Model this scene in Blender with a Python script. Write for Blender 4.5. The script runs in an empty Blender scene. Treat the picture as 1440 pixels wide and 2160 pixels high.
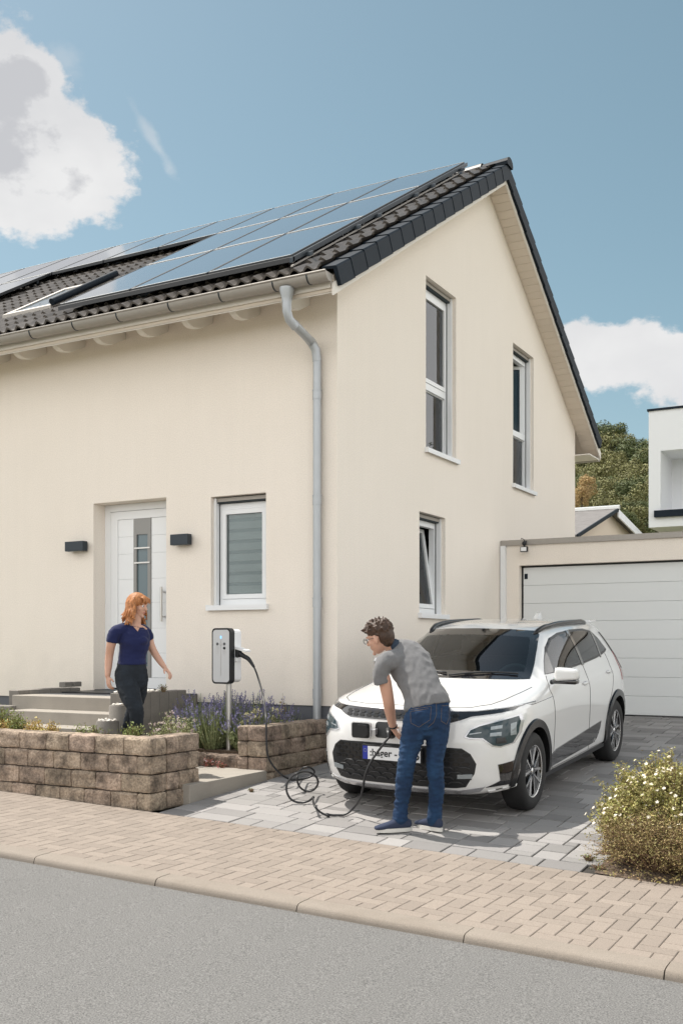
import bpy, bmesh, math, random
from mathutils import Vector, Matrix, noise
from mathutils.bvhtree import BVHTree
R = random.Random(7)
sc = bpy.context.scene
COL = sc.collection
# ---------------------------------------------------------------- camera
F_PX, HZ = 2190.0, 1364.0
TH = math.atan(1210 / F_PX)
FWD = Vector((-math.sin(TH), math.cos(TH), 0)); RT = Vector((math.cos(TH), math.sin(TH), 0))
CAM = Vector((5.505, -9.868, 1.5))
cd = bpy.data.cameras.new('camera'); cam = bpy.data.objects.new('camera', cd); COL.objects.link(cam)
cam.location = CAM; cam.rotation_euler = (math.pi / 2, 0, TH)
cd.sensor_fit = 'VERTICAL'; cd.sensor_height = 36; cd.sensor_width = 24
cd.lens = F_PX / 2160 * 36; cd.shift_y = 284 / 2160; cd.clip_end = 3000; cd.clip_start = .05
sc.camera = cam
def at(px, py, k):            # the point seen at a pixel of the photograph, k metres along the view axis
    return CAM + k * (FWD + RT * ((px - 720) / F_PX) + Vector((0, 0, (HZ - py) / F_PX)))
def on(px, py, axis, v):      # the point where that line of sight meets the plane axis = v
    r = at(px, py, 1) - CAM
    t = (v - CAM[axis]) / r[axis]
    return CAM + t * r
# ---------------------------------------------------------------- light
SUN_EL, SUN_AZ = 61.0, -86.5      # azimuth from +Y towards +X: the sun stands over the left end of the house
sdir = Vector((math.cos(math.radians(SUN_EL)) * math.sin(math.radians(SUN_AZ)),
               math.cos(math.radians(SUN_EL)) * math.cos(math.radians(SUN_AZ)), math.sin(math.radians(SUN_EL))))
sl = bpy.data.lights.new('sun', 'SUN'); sl.energy = 4.6; sl.angle = math.radians(.55); sl.color = (1, .95, .87)
so = bpy.data.objects.new('sun', sl); COL.objects.link(so); so.location = (0, 0, 30)
so.rotation_euler = (-sdir).to_track_quat('-Z', 'Y').to_euler()
w = bpy.data.worlds.new('World'); sc.world = w; w.use_nodes = True
wt = w.node_tree; wn = wt.nodes; wl = wt.links
for n in list(wn): wn.remove(n)
def N(nodes, typ, **kw):
    n = nodes.new(typ)
    for k, v in kw.items():
        if k.startswith('i_'):
            n.inputs[k[2:].replace('_', ' ')].default_value = v
        else: setattr(n, k, v)
    return n
wout = N(wn, 'ShaderNodeOutputWorld'); bg = N(wn, 'ShaderNodeBackground'); bg.inputs['Strength'].default_value = .13
sky = N(wn, 'ShaderNodeTexSky', sky_type='NISHITA', sun_disc=False)
sky.sun_elevation = math.radians(SUN_EL); sky.sun_rotation = math.radians(SUN_AZ)
sky.air_density = 1.0; sky.dust_density = 1.6; sky.ozone_density = 1.0; sky.altitude = 200
hs = N(wn, 'ShaderNodeHueSaturation'); hs.inputs['Hue'].default_value = .462; hs.inputs['Saturation'].default_value = .86; hs.inputs['Value'].default_value = .71
wl.new(sky.outputs[0], hs.inputs['Color'])
tc = N(wn, 'ShaderNodeTexCoord'); sep = N(wn, 'ShaderNodeSeparateXYZ'); wl.new(tc.outputs['Generated'], sep.inputs[0])
def M(op, a, b=None, c=None, nodes=wn, links=wl, clamp=False):
    n = nodes.new('ShaderNodeMath'); n.operation = op; n.use_clamp = clamp
    for i, v in enumerate((a, b, c)):
        if v is None: continue
        if isinstance(v, (int, float)): n.inputs[i].default_value = v
        else: links.new(v, n.inputs[i])
    return n.outputs[0]
az = M('ARCTAN2', sep.outputs[0], sep.outputs[1]); el = M('ARCSINE', sep.outputs[2])
az = M('MULTIPLY', az, 57.2958); el = M('MULTIPLY', el, 57.2958)
def wnoise(scale, detail, rough=.55, off=0):
    mp = N(wn, 'ShaderNodeMapping'); mp.inputs['Location'].default_value = (off, off * .7, off * 1.3); mp.inputs['Scale'].default_value = (1, 1, 1.5)
    wl.new(tc.outputs['Generated'], mp.inputs[0])
    t = N(wn, 'ShaderNodeTexNoise'); t.inputs['Scale'].default_value = scale; t.inputs['Detail'].default_value = detail; t.inputs['Roughness'].default_value = rough
    wl.new(mp.outputs[0], t.inputs['Vector']); return t
n1 = wnoise(14, 10, .62, 3.1); n2 = wnoise(5, 6, .5, 8.4); n3 = wnoise(2.1, 9, .58, 1.7)
n4 = wnoise(42, 8, .6, 5.5); nf = M('ADD', M('MULTIPLY', M('SUBTRACT', n1.outputs['Fac'], .5), .85), M('MULTIPLY', M('SUBTRACT', n4.outputs['Fac'], .5), .45)); ng = M('SUBTRACT', n2.outputs['Fac'], .5)
def pix_dir(px, py):
    d = (at(px, py, 1) - CAM).normalized()
    return math.degrees(math.atan2(d.x, d.y)), math.degrees(math.asin(d.z))
def blob(px, py, rx, ry, rot=0, amp=1.7, soft=.11):
    a0, e0 = pix_dir(px, py); a1, _ = pix_dir(px + 40, py); _, e1 = pix_dir(px, py - 40)
    ra = abs(a1 - a0) / 40 * rx; re = abs(e1 - e0) / 40 * ry
    da = M('SUBTRACT', az, a0); de = M('SUBTRACT', el, e0)
    c, s = math.cos(rot), math.sin(rot)
    u = M('ADD', M('MULTIPLY', da, c), M('MULTIPLY', de, s)); v = M('SUBTRACT', M('MULTIPLY', de, c), M('MULTIPLY', da, s))
    u = M('DIVIDE', u, ra); v = M('DIVIDE', v, re)
    d = M('SQRT', M('ADD', M('MULTIPLY', u, u), M('MULTIPLY', v, v)))
    d = M('ADD', d, M('MULTIPLY', nf, amp)); d = M('ADD', d, M('MULTIPLY', ng, .5))
    mr = N(wn, 'ShaderNodeMapRange', interpolation_type='SMOOTHSTEP'); wl.new(d, mr.inputs['Value'])
    mr.inputs['From Min'].default_value = 1 + soft; mr.inputs['From Max'].default_value = 1 - soft * 1.6
    return mr.outputs[0], d
ms, ds = [], []
for b in [(10, 340, 250, 150), (-30, 190, 165, 140), (165, 385, 125, 92), (60, 160, 75, 85),
          (1300, 745, 170, 72), (1460, 770, 150, 95), (1215, 735, 80, 62)]:
    m, d = blob(*b); ms.append(m); ds.append(d)
# bright low clouds outside the view, added as fill light for the shaded walls
vd = M('ADD', M('MULTIPLY', sep.outputs[0], FWD.x * .93), M('ADD', M('MULTIPLY', sep.outputs[1], FWD.y * .93), M('MULTIPLY', sep.outputs[2], .37)))
away = N(wn, 'ShaderNodeMapRange'); wl.new(vd, away.inputs['Value']); away.inputs['From Min'].default_value = .86; away.inputs['From Max'].default_value = .62
gen = N(wn, 'ShaderNodeMapRange', interpolation_type='SMOOTHSTEP'); wl.new(n3.outputs['Fac'], gen.inputs['Value'])
gen.inputs['From Min'].default_value = .40; gen.inputs['From Max'].default_value = .50
low = N(wn, 'ShaderNodeMapRange', interpolation_type='SMOOTHSTEP'); wl.new(el, low.inputs['Value']); low.inputs['From Min'].default_value = 62; low.inputs['From Max'].default_value = 30
ms.append(M('MULTIPLY', M('MULTIPLY', gen.outputs[0], low.outputs[0]), away.outputs[0]))
mm = ms[0]
for m in ms[1:]: mm = M('MAXIMUM', mm, m)
wisp, _ = blob(327, 300, 66, 11, rot=-.92, amp=4.4, soft=.7)
mm = M('MAXIMUM', mm, M('MULTIPLY', wisp, .36))
wisp, _ = blob(128, 122, 45, 30, rot=-.2, amp=3.6, soft=.5)
mm = M('MAXIMUM', mm, M('MULTIPLY', wisp, .25))
core = ds[0]
for d in ds[1:4]: core = M('MINIMUM', core, d)
cr = N(wn, 'ShaderNodeMapRange', interpolation_type='SMOOTHSTEP'); wl.new(M('ADD', core, M('MULTIPLY', ng, 1.6)), cr.inputs['Value'])
cr.inputs['From Min'].default_value = .05; cr.inputs['From Max'].default_value = .52
sh_ = N(wn, 'ShaderNodeMapRange'); wl.new(n2.outputs['Fac'], sh_.inputs['Value']); sh_.inputs['From Min'].default_value = .35; sh_.inputs['From Max'].default_value = .6; sh_.inputs['To Min'].default_value = .45
ccol = N(wn, 'ShaderNodeMix', data_type='RGBA'); wl.new(M('MINIMUM', cr.outputs[0], sh_.outputs[0]), ccol.inputs[0])
CLOUD = 5.3
ccol.inputs[6].default_value = (.66 * CLOUD, .67 * CLOUD, .70 * CLOUD, 1); ccol.inputs[7].default_value = (.98 * CLOUD, .98 * CLOUD, .98 * CLOUD, 1)
mixc = N(wn, 'ShaderNodeMix', data_type='RGBA'); wl.new(mm, mixc.inputs[0]); wl.new(hs.outputs[0], mixc.inputs[6]); wl.new(ccol.outputs[2], mixc.inputs[7])
far = N(wn, 'ShaderNodeMix', data_type='RGBA'); wl.new(ms[7], far.inputs[0]); wl.new(mixc.outputs[2], far.inputs[6]); far.inputs[7].default_value = (12.2, 12.0, 11.7, 1)
wl.new(far.outputs[2], bg.inputs['Color']); wl.new(bg.outputs[0], wout.inputs[0])
sc.view_settings.view_transform = 'Standard'; sc.view_settings.look = 'None'; sc.view_settings.gamma = 1
sc.view_settings.use_curve_mapping = False; sc.view_settings.exposure = 0.36
sc.cycles.max_bounces = 8; sc.cycles.transparent_max_bounces = 12; sc.cycles.use_denoising = True
sc.cycles.caustics_reflective = False; sc.cycles.caustics_refractive = False
# ---------------------------------------------------------------- tagging and mesh helpers
def tag(o, label=None, cat=None, group=None, kind=None):
    if label: o['label'] = label
    if cat: o['category'] = cat
    if group: o['group'] = group
    if kind: o['kind'] = kind
    return o
ORG = {}
def empty(name, loc, label=None, cat=None, group=None, kind=None):
    o = bpy.data.objects.new(name, None); COL.objects.link(o); o.location = loc; o.empty_display_size = .1
    ORG[o.name] = Vector(loc)
    return tag(o, label, cat, group, kind)
def link(me, name, mats, parent=None, org=None, smooth=True, autos=None):
    """link a mesh given in world coordinates; a child is stored relative to its thing's base"""
    o = bpy.data.objects.new(name, me); COL.objects.link(o)
    if parent is not None:
        o.parent = parent; og = ORG[parent.name]
        me.transform(Matrix.Translation(-og)); ORG[o.name] = og
    elif org is not None:
        me.transform(Matrix.Translation(-Vector(org))); o.location = org; ORG[o.name] = Vector(org)
    else: ORG[o.name] = Vector((0, 0, 0))
    if not isinstance(mats, (list, tuple)): mats = [mats]
    if not me.materials:
        for m in mats: me.materials.append(m)
    if smooth:
        me.polygons.foreach_set('use_smooth', [True] * len(me.polygons))
        if autos: me.set_sharp_from_angle(angle=math.radians(autos))
    return o
class MB:
    def __init__(s): s.v = []; s.f = []; s.m = []
    def add(s, vs, fs, mi=0):
        b = len(s.v); s.v += [Vector(v) for v in vs]; s.f += [tuple(i + b for i in f) for f in fs]; s.m += [mi] * len(fs); return s
    def box(s, a, b, mi=0, bev=0):
        x0, y0, z0 = a; x1, y1, z1 = b
        if not bev:
            return s.add([(x0, y0, z0), (x1, y0, z0), (x1, y1, z0), (x0, y1, z0), (x0, y0, z1), (x1, y0, z1), (x1, y1, z1), (x0, y1, z1)],
                  [(0, 3, 2, 1), (4, 5, 6, 7), (0, 1, 5, 4), (1, 2, 6, 5), (2, 3, 7, 6), (3, 0, 4, 7)], mi)
        bm = bmesh.new(); bmesh.ops.create_cube(bm, size=1)
        for v in bm.verts: v.co = Vector(((x0 + x1) / 2 + v.co.x * (x1 - x0), (y0 + y1) / 2 + v.co.y * (y1 - y0), (z0 + z1) / 2 + v.co.z * (z1 - z0)))
        bmesh.ops.bevel(bm, geom=list(bm.edges), offset=bev, segments=2, affect='EDGES', profile=.5)
        return s.bm(bm, mi)
    def bm(s, bm, mi=0):
        bm.verts.index_update(); s.add([v.co.copy() for v in bm.verts], [tuple(v.index for v in f.verts) for f in bm.faces], mi); bm.free(); return s
    def prism(s, pts, vec, mi=0):
        """closed polygon pts extruded by vec"""
        n = len(pts); vec = Vector(vec); p = [Vector(q) for q in pts]
        s.add(p + [q + vec for q in p], [tuple(range(n))[::-1], tuple(range(n, 2 * n))] + [(i, (i + 1) % n, n + (i + 1) % n, n + i) for i in range(n)], mi); return s
    def tube(s, pts, r, n=10, mi=0, caps=True, closed=False):
        P = [Vector(p) for p in pts]; rr = r if isinstance(r, (list, tuple)) else [r] * len(P)
        up = None; rings = []
        for i, p in enumerate(P):
            if closed: t = (P[(i + 1) % len(P)] - P[i - 1]).normalized()
            else: t = (P[min(i + 1, len(P) - 1)] - P[max(i - 1, 0)]).normalized()
            if up is None:
                up = Vector((0, 0, 1)) if abs(t.z) < .9 else Vector((0, 1, 0))
            a = (up - t * up.dot(t)).normalized(); b = t.cross(a); up = a
            rings.append([p + (a * math.cos(2 * math.pi * j / n) + b * math.sin(2 * math.pi * j / n)) * rr[i] for j in range(n)])
        vs = [q for r_ in rings for q in r_]; fs = []
        m = len(P)
        for i in range(m if closed else m - 1):
            for j in range(n):
                a0 = i * n + j; a1 = i * n + (j + 1) % n; b0 = ((i + 1) % m) * n + j; b1 = ((i + 1) % m) * n + (j + 1) % n
                fs.append((a0, b0, b1, a1))
        if caps and not closed: fs.append(tuple(range(n))); fs.append(tuple((m - 1) * n + j for j in range(n))[::-1])
        return s.add(vs, fs, mi)
    def lathe(s, prof, c, axis=(0, 0, 1), n=24, mi=0, closedprof=False):
        """prof = [(r, h)]"""
        ax = Vector(axis).normalized(); u = ax.orthogonal().normalized(); v = ax.cross(u); c = Vector(c)
        vs = [c + ax * h + (u * math.cos(2 * math.pi * j / n) + v * math.sin(2 * math.pi * j / n)) * r for r, h in prof for j in range(n)]
        fs = []; m = len(prof)
        for i in range(m if closedprof else m - 1):
            for j in range(n): fs.append((i * n + j, i * n + (j + 1) % n, ((i + 1) % m) * n + (j + 1) % n, ((i + 1) % m) * n + j))
        return s.add(vs, fs, mi)
    def ell(s, c, r, n=12, m=8, mi=0, rot=None):
        c = Vector(c); vs = [Vector((0, 0, 1))]
        for i in range(1, m):
            a = math.pi * i / m
            for j in range(n): vs.append(Vector((math.sin(a) * math.cos(2 * math.pi * j / n), math.sin(a) * math.sin(2 * math.pi * j / n), math.cos(a))))
        vs.append(Vector((0, 0, -1)))
        if isinstance(r, (int, float)): r = (r, r, r)
        out = []
        for v in vs:
            q = Vector((v.x * r[0], v.y * r[1], v.z * r[2]))
            if rot is not None: q = rot @ q
            out.append(q + c)
        fs = [(0, 1 + j, 1 + (j + 1) % n) for j in range(n)]
        for i in range(m - 2):
            for j in range(n): fs.append((1 + i * n + j, 1 + (i + 1) * n + j, 1 + (i + 1) * n + (j + 1) % n, 1 + i * n + (j + 1) % n))
        L = len(vs) - 1
        fs += [(L, 1 + (m - 2) * n + (j + 1) % n, 1 + (m - 2) * n + j) for j in range(n)]
        return s.add(out, fs, mi)
    def mesh(s, name):
        me = bpy.data.meshes.new(name); me.from_pydata([tuple(v) for v in s.v], [], s.f)
        if any(s.m): me.polygons.foreach_set('material_index', s.m)
        me.update(); return me
    def fixed(s, name):
        me = s.mesh(name); bm = bmesh.new(); bm.from_mesh(me); bmesh.ops.recalc_face_normals(bm, faces=bm.faces); bm.to_mesh(me); bm.free(); return me
    def build(s, name, mats, parent=None, org=None, smooth=False, autos=None, label=None):
        o = link(s.fixed(name), name, mats, parent, org, smooth or bool(autos), autos)
        if label: o['label'] = label
        return o
# ---------------------------------------------------------------- materials
def mat(name, col, rough=.7, metal=0, spec=.5, grain=0, gscale=40, bump=0, bscale=60, blotch=0, bls=1.5, blcol=None, vary=0, hue=0, coat=0, trans=0, ior=1.45,
        emit=None, ss=3, obj=False, bdist=.01, sheen=0, back=None, streak=0, dirt=0):
    m = bpy.data.materials.new(name); m.use_nodes = True; nt = m.node_tree; ns = nt.nodes; ls = nt.links
    b = ns['Principled BSDF']; b.inputs['Base Color'].default_value = (*col, 1); b.inputs['Roughness'].default_value = rough
    b.inputs['Metallic'].default_value = metal; b.inputs['Specular IOR Level'].default_value = spec; b.inputs['IOR'].default_value = ior
    b.inputs['Coat Weight'].default_value = coat; b.inputs['Coat Roughness'].default_value = .03; b.inputs['Transmission Weight'].default_value = trans
    if sheen: b.inputs['Sheen Weight'].default_value = sheen
    if emit: b.inputs['Emission Color'].default_value = (*emit[:3], 1); b.inputs['Emission Strength'].default_value = emit[3]
    tcn = ns.new('ShaderNodeTexCoord') if obj else ns.new('ShaderNodeNewGeometry')
    P = tcn.outputs['Object'] if obj else tcn.outputs['Position']
    cur = None
    def tex(scale, detail=3, rough_=.5, stretch=None):
        t = ns.new('ShaderNodeTexNoise'); t.inputs['Scale'].default_value = scale; t.inputs['Detail'].default_value = detail; t.inputs['Roughness'].default_value = rough_
        if stretch:
            mp = ns.new('ShaderNodeMapping'); mp.inputs['Scale'].default_value = stretch; ls.new(P, mp.inputs[0]); ls.new(mp.outputs[0], t.inputs['Vector'])
        else: ls.new(P, t.inputs['Vector'])
        return t.outputs['Fac']
    def mul(fac, amt):
        nonlocal cur
        mr = ns.new('ShaderNodeMapRange'); ls.new(fac, mr.inputs['Value']); mr.inputs['From Min'].default_value = .25; mr.inputs['From Max'].default_value = .75
        mr.inputs['To Min'].default_value = 1 - amt; mr.inputs['To Max'].default_value = 1 + amt; mr.clamp = False
        vm = ns.new('ShaderNodeVectorMath'); vm.operation = 'SCALE'; ls.new(mr.outputs[0], vm.inputs['Scale'])
        if cur is None: vm.inputs[0].default_value = col
        else: ls.new(cur, vm.inputs[0])
        cur = vm.outputs[0]
    if blotch:
        f = tex(bls, 6, .6)
        mx = ns.new('ShaderNodeMix'); mx.data_type = 'RGBA'; bc = blcol or tuple(c * .6 for c in col)
        mx.inputs[6].default_value = (*col, 1); mx.inputs[7].default_value = (*bc, 1)
        mr = ns.new('ShaderNodeMapRange'); ls.new(f, mr.inputs['Value']); mr.inputs['From Min'].default_value = .42; mr.inputs['From Max'].default_value = .68; mr.inputs['To Max'].default_value = blotch
        ls.new(mr.outputs[0], mx.inputs[0]); cur = mx.outputs[2]
    if vary:
        oi = ns.new('ShaderNodeObjectInfo'); ge = ns.new('ShaderNodeNewGeometry'); ad = ns.new('ShaderNodeMath'); ad.operation = 'ADD'
        ls.new(oi.outputs['Random'], ad.inputs[0]); ls.new(ge.outputs['Random Per Island'], ad.inputs[1])
        fr = ns.new('ShaderNodeMath'); fr.operation = 'FRACT'; ls.new(ad.outputs[0], fr.inputs[0])
        mr = ns.new('ShaderNodeMapRange'); ls.new(fr.outputs[0], mr.inputs['Value']); mr.inputs['From Min'].default_value = 0; mr.inputs['From Max'].default_value = 1
        mr.inputs['To Min'].default_value = 1 - vary; mr.inputs['To Max'].default_value = 1 + vary
        vm = ns.new('ShaderNodeVectorMath'); vm.operation = 'SCALE'; ls.new(mr.outputs[0], vm.inputs['Scale'])
        if cur is None: vm.inputs[0].default_value = col
        else: ls.new(cur, vm.inputs[0])
        cur = vm.outputs[0]
        if hue:
            h = ns.new('ShaderNodeHueSaturation'); m2 = ns.new('ShaderNodeMath'); m2.operation = 'MULTIPLY_ADD'
            f2 = ns.new('ShaderNodeMath'); f2.operation = 'MULTIPLY'; ls.new(fr.outputs[0], f2.inputs[0]); f2.inputs[1].default_value = 7.31
            f3 = ns.new('ShaderNodeMath'); f3.operation = 'FRACT'; ls.new(f2.outputs[0], f3.inputs[0])
            ls.new(f3.outputs[0], m2.inputs[0]); m2.inputs[1].default_value = hue; m2.inputs[2].default_value = .5 - hue / 2
            ls.new(m2.outputs[0], h.inputs['Hue']); ls.new(cur, h.inputs['Color']); cur = h.outputs[0]
    if grain: mul(tex(gscale, 4, .65), grain)
    if streak: mul(tex(ss, 5, .6, (6, 6, .5)), streak)
    if dirt:       # rain splash and grime above the base of the wall, patchy
        sp_ = ns.new('ShaderNodeSeparateXYZ'); ls.new(P, sp_.inputs[0]); f_ = tex(2.6, 6, .65)
        ad_ = ns.new('ShaderNodeMath'); ad_.operation = 'MULTIPLY_ADD'; ls.new(f_, ad_.inputs[0]); ad_.inputs[1].default_value = -1.1; ls.new(sp_.outputs[2], ad_.inputs[2])
        mr = ns.new('ShaderNodeMapRange'); ls.new(ad_.outputs[0], mr.inputs['Value']); mr.inputs['From Min'].default_value = .25; mr.inputs['From Max'].default_value = .85; mr.inputs['To Min'].default_value = 1 - dirt; mr.inputs['To Max'].default_value = 1
        vm = ns.new('ShaderNodeVectorMath'); vm.operation = 'SCALE'; ls.new(mr.outputs[0], vm.inputs['Scale']); ls.new(cur, vm.inputs[0]); cur = vm.outputs[0]
    if cur is not None: ls.new(cur, b.inputs['Base Color'])
    if bump:
        bn = ns.new('ShaderNodeBump'); bn.inputs['Strength'].default_value = bump; bn.inputs['Distance'].default_value = bdist
        ls.new(tex(bscale, 5, .6), bn.inputs['Height']); ls.new(bn.outputs[0], b.inputs['Normal'])
    if back:
        ge = ns.new('ShaderNodeNewGeometry'); mx = ns.new('ShaderNodeMixShader'); d = ns.new('ShaderNodeBsdfDiffuse'); d.inputs[0].default_value = (*back, 1)
        ls.new(ge.outputs['Backfacing'], mx.inputs[0]); ls.new(b.outputs[0], mx.inputs[1]); ls.new(d.outputs[0], mx.inputs[2]); ls.new(mx.outputs[0], ns['Material Output'].inputs[0])
    return m
def glassmat(name, tint=(.8, .85, .85), refl=1.5, trans=.9):
    m = bpy.data.materials.new(name); m.use_nodes = True; nt = m.node_tree; ns = nt.nodes; ls = nt.links
    ns.remove(ns['Principled BSDF']); tr = ns.new('ShaderNodeBsdfTransparent'); tr.inputs[0].default_value = (*[t * trans for t in tint], 1)
    gl = ns.new('ShaderNodeBsdfGlossy'); gl.inputs['Roughness'].default_value = .01; gl.inputs['Color'].default_value = (.95, .97, 1, 1)
    fr = ns.new('ShaderNodeFresnel'); fr.inputs[0].default_value = refl
    mx = ns.new('ShaderNodeMixShader'); ls.new(fr.outputs[0], mx.inputs[0]); ls.new(tr.outputs[0], mx.inputs[1]); ls.new(gl.outputs[0], mx.inputs[2])
    ls.new(mx.outputs[0], ns['Material Output'].inputs[0]); return m
MT = {}
MT['asphalt'] = mat('asphalt', (.160, .157, .152), .9, grain=.75, gscale=120, bump=1, bscale=110, bdist=.007, blotch=.35, bls=.7, blcol=(.138, .136, .132))
MT['paver_tan'] = mat('paver_tan', (.255, .214, .180), .9, grain=.30, gscale=150, bump=.25, bscale=300, bdist=.002, vary=.09, blotch=.35, bls=1.1, blcol=(.235, .197, .165))
MT['joint_tan'] = mat('joint_tan', (.17, .14, .11), .95, grain=.2)
MT['paver_grey'] = mat('paver_grey', (.265, .253, .246), .85, grain=.18, gscale=200, bump=.25, bscale=200, bdist=.003, vary=.24, hue=.02, blotch=.3, bls=2.2, blcol=(.235, .228, .225))
MT['joint_dark'] = mat('joint_dark', (.045, .040, .035), .95, grain=.3)
MT['kerb'] = mat('kerb', (.255, .220, .185), .9, grain=.35, gscale=230, bump=.35, bscale=250, bdist=.003, vary=.03, blotch=.4, bls=5, blcol=(.20, .168, .135))
MT['stone'] = mat('stone', (.385, .30, .23), .95, grain=.5, gscale=45, bump=1, bscale=48, bdist=.022, vary=.22, hue=.02, blotch=.95, bls=7, blcol=(.105, .082, .064))
MT['soil'] = mat('soil', (.12, .085, .06), .95, grain=.4, gscale=30, bump=.8, bscale=40, bdist=.03)
MT['ground'] = mat('ground', (.16, .16, .10), .95, grain=.3, gscale=3)
MT['stucco'] = mat('stucco', (.84, .77, .69), .92, grain=.09, gscale=70, bump=.6, bscale=95, bdist=.005, blotch=.35, bls=.8, blcol=(.80, .73, .645), streak=.012, ss=1.6, dirt=.10)
MT['plinth'] = mat('plinth', (.12, .125, .14), .8, bump=.2, bscale=100, bdist=.002)
MT['white'] = mat('white_plastic', (.80, .81, .82), .35)
MT['white_wood'] = mat('white_wood', (.74, .70, .64), .6, bump=.1, bscale=30)
MT['soffit'] = mat('soffit', (.70, .62, .53), .7, vary=.03)
MT['zinc'] = mat('zinc', (.36, .335, .305), .5, metal=.35, grain=.05, gscale=20)
MT['zinc_pipe'] = mat('zinc_pipe', (.42, .44, .46), .42, metal=.5, grain=.04, gscale=9)
MT['tile'] = mat('roof_tile', (.12, .107, .097), .42, grain=.25, gscale=35, vary=.16, bump=.3, bscale=120, bdist=.002, blotch=.6, bls=6, blcol=(.075, .067, .06))
MT['verge'] = mat('verge_tile', (.009, .015, .023), .6, spec=.22, vary=.1, grain=.1, gscale=15)
MT['pv'] = mat('pv_glass', (.02, .024, .032), .16, spec=1, coat=1, grain=.06, gscale=3)
MT['pv_frame'] = mat('pv_frame', (.72, .72, .70), .35, metal=.6)
MT['pv_rail'] = mat('pv_rail', (.04, .05, .06), .4, metal=.5)
MT['black'] = mat('black_plastic', (.012, .013, .015), .4)
MT['blackgloss'] = mat('black_gloss', (.008, .008, .010), .07, coat=1)
MT['lamp'] = mat('lamp_metal', (.025, .035, .045), .4, metal=.2)
MT['concrete'] = mat('concrete', (.22, .203, .182), .9, grain=.13, gscale=120, bump=.4, bscale=110, bdist=.004, blotch=.5, bls=4, blcol=(.15, .138, .124), vary=.05)
MT['slab'] = mat('concrete_slab', (.34, .31, .27), .9, grain=.12, gscale=160, bump=.3, bscale=150, bdist=.003, blotch=.4, bls=3, blcol=(.24, .217, .19))
MT['terrace'] = mat('terrace_tile', (.13, .13, .135), .8, grain=.12, gscale=100, vary=.06)
MT['garagedoor'] = mat('garage_door', (.72, .74, .74), .5, bump=.05, bscale=90)
MT['glass'] = glassmat('window_glass', refl=1.5)
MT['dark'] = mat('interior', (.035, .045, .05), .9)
MT['curtain'] = mat('curtain', (.17, .19, .19), .95)
MT['blind'] = mat('blind', (.80, .85, .82), .9)
MT['blind2'] = mat('blind_sheer', (.42, .50, .49), .9)
MT['steel'] = mat('brushed_steel', (.55, .54, .52), .33, metal=.9)
MT['doorgrey'] = mat('door_grey', (.25, .245, .235), .4, metal=.4)
MT['skyglass'] = mat('skylight_glass', (.07, .10, .12), .10, spec=.8)
MT['pv_side'] = mat('pv_side', (.015, .018, .022), .5)
MT['frost'] = mat('frosted_glass', (.10, .15, .17), .15, spec=.8)
# ---------------------------------------------------------------- ground heights
def soft(x, lim=45.0): return lim * math.tanh(x / lim)
def zs(x): return .10 - .034 * soft(x)                 # pavement level, the street climbs to the left
def drive(x, y):
    t = min(1, max(0, (y + 2.95) / 8.15)); t2 = t
    return (1 - t2) * zs(x) + t2 * .506
def inframe(p, mx=30):
    d = Vector(p) - CAM; k = d.dot(FWD)
    if k < .3: return None
    x = 720 + F_PX * d.dot(RT) / k; y = HZ - F_PX * d.z / k
    return k if -mx < x < 1440 + mx and -mx < y < 2160 + mx else None
def sheet(name, xs, ys, zf, m, **kw):
    mb = MB(); n = len(ys)
    mb.add([(x, y, zf(x, y)) for x in xs for y in ys], [(i * n + j, (i + 1) * n + j, (i + 1) * n + j + 1, i * n + j + 1) for i in range(len(xs) - 1) for j in range(n - 1)])
    o = mb.build(name, m, smooth=True); return tag(o, kind='structure', **kw)
def lin(a, b, n): return [a + (b - a) * i / n for i in range(n + 1)]
XW = [-400, -200, -120, -80, -60, -45, -35, -25, -18, -12, -8, -5, -2, 0, 2, 4, 6, 9, 12, 18, 25, 35, 45, 60, 80, 120, 200, 400]
sheet('ground', XW, [-400, -200, -100, -50, -25, -14, -12, -4.85, -3.1, 0, 5.3, 9.2, 20, 40, 60, 100, 200, 400],
      lambda x, y: (zs(x) - .10 if y < -3 else (drive(x, 5.2) - .12 if y > 5 else drive(x, y) - .14)) , MT['ground'])
sheet('road', XW[2:-2], lin(-4.748, -11.6, 8), lambda x, y: zs(x) - .047 + .012 * math.sin(min(1, (-4.75 - y) / 6.85) * math.pi), MT['asphalt'])
sheet('far_pavement', XW[2:-2], [-11.62, -13.4], lambda x, y: zs(x) - .0, MT['paver_tan'])
# kerb: one metre stones with a rounded street edge
kerb = empty('kerb', (2.4, -4.67, 0), kind='structure')
kb = MB(); prof = [(-4.765, -.12), (-4.765, -.035), (-4.757, -.012), (-4.742, -.002), (-4.70, .002), (-4.61, .002), (-4.61, -.12)]
kb.prism([(-.512, y, z) for y, z in prof], (1.024, 0, 0)); kme = kb.fixed('kerb_stone'); kme.materials.append(MT['kerb'])
kme.polygons.foreach_set('use_smooth', [True] * len(kme.polygons)); kme.set_sharp_from_angle(angle=math.radians(50))
def inst(name, me, parent, mtx):
    o = bpy.data.objects.new(name, me); COL.objects.link(o)
    if parent is not None: o.parent = parent; o.matrix_local = Matrix.Translation(-ORG[parent.name]) @ mtx
    else: o.matrix_world = mtx
    return o
for i in range(-14, 15):
    xc = .33 + .515 + i * 1.03
    inst('kerb_stone', kme, kerb, Matrix.Translation((xc, R.uniform(-.002, .002), zs(xc) + R.uniform(-.0015, .0015))) @ Matrix.Rotation(math.atan(-.034 * -1), 4, 'Y'))
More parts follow.
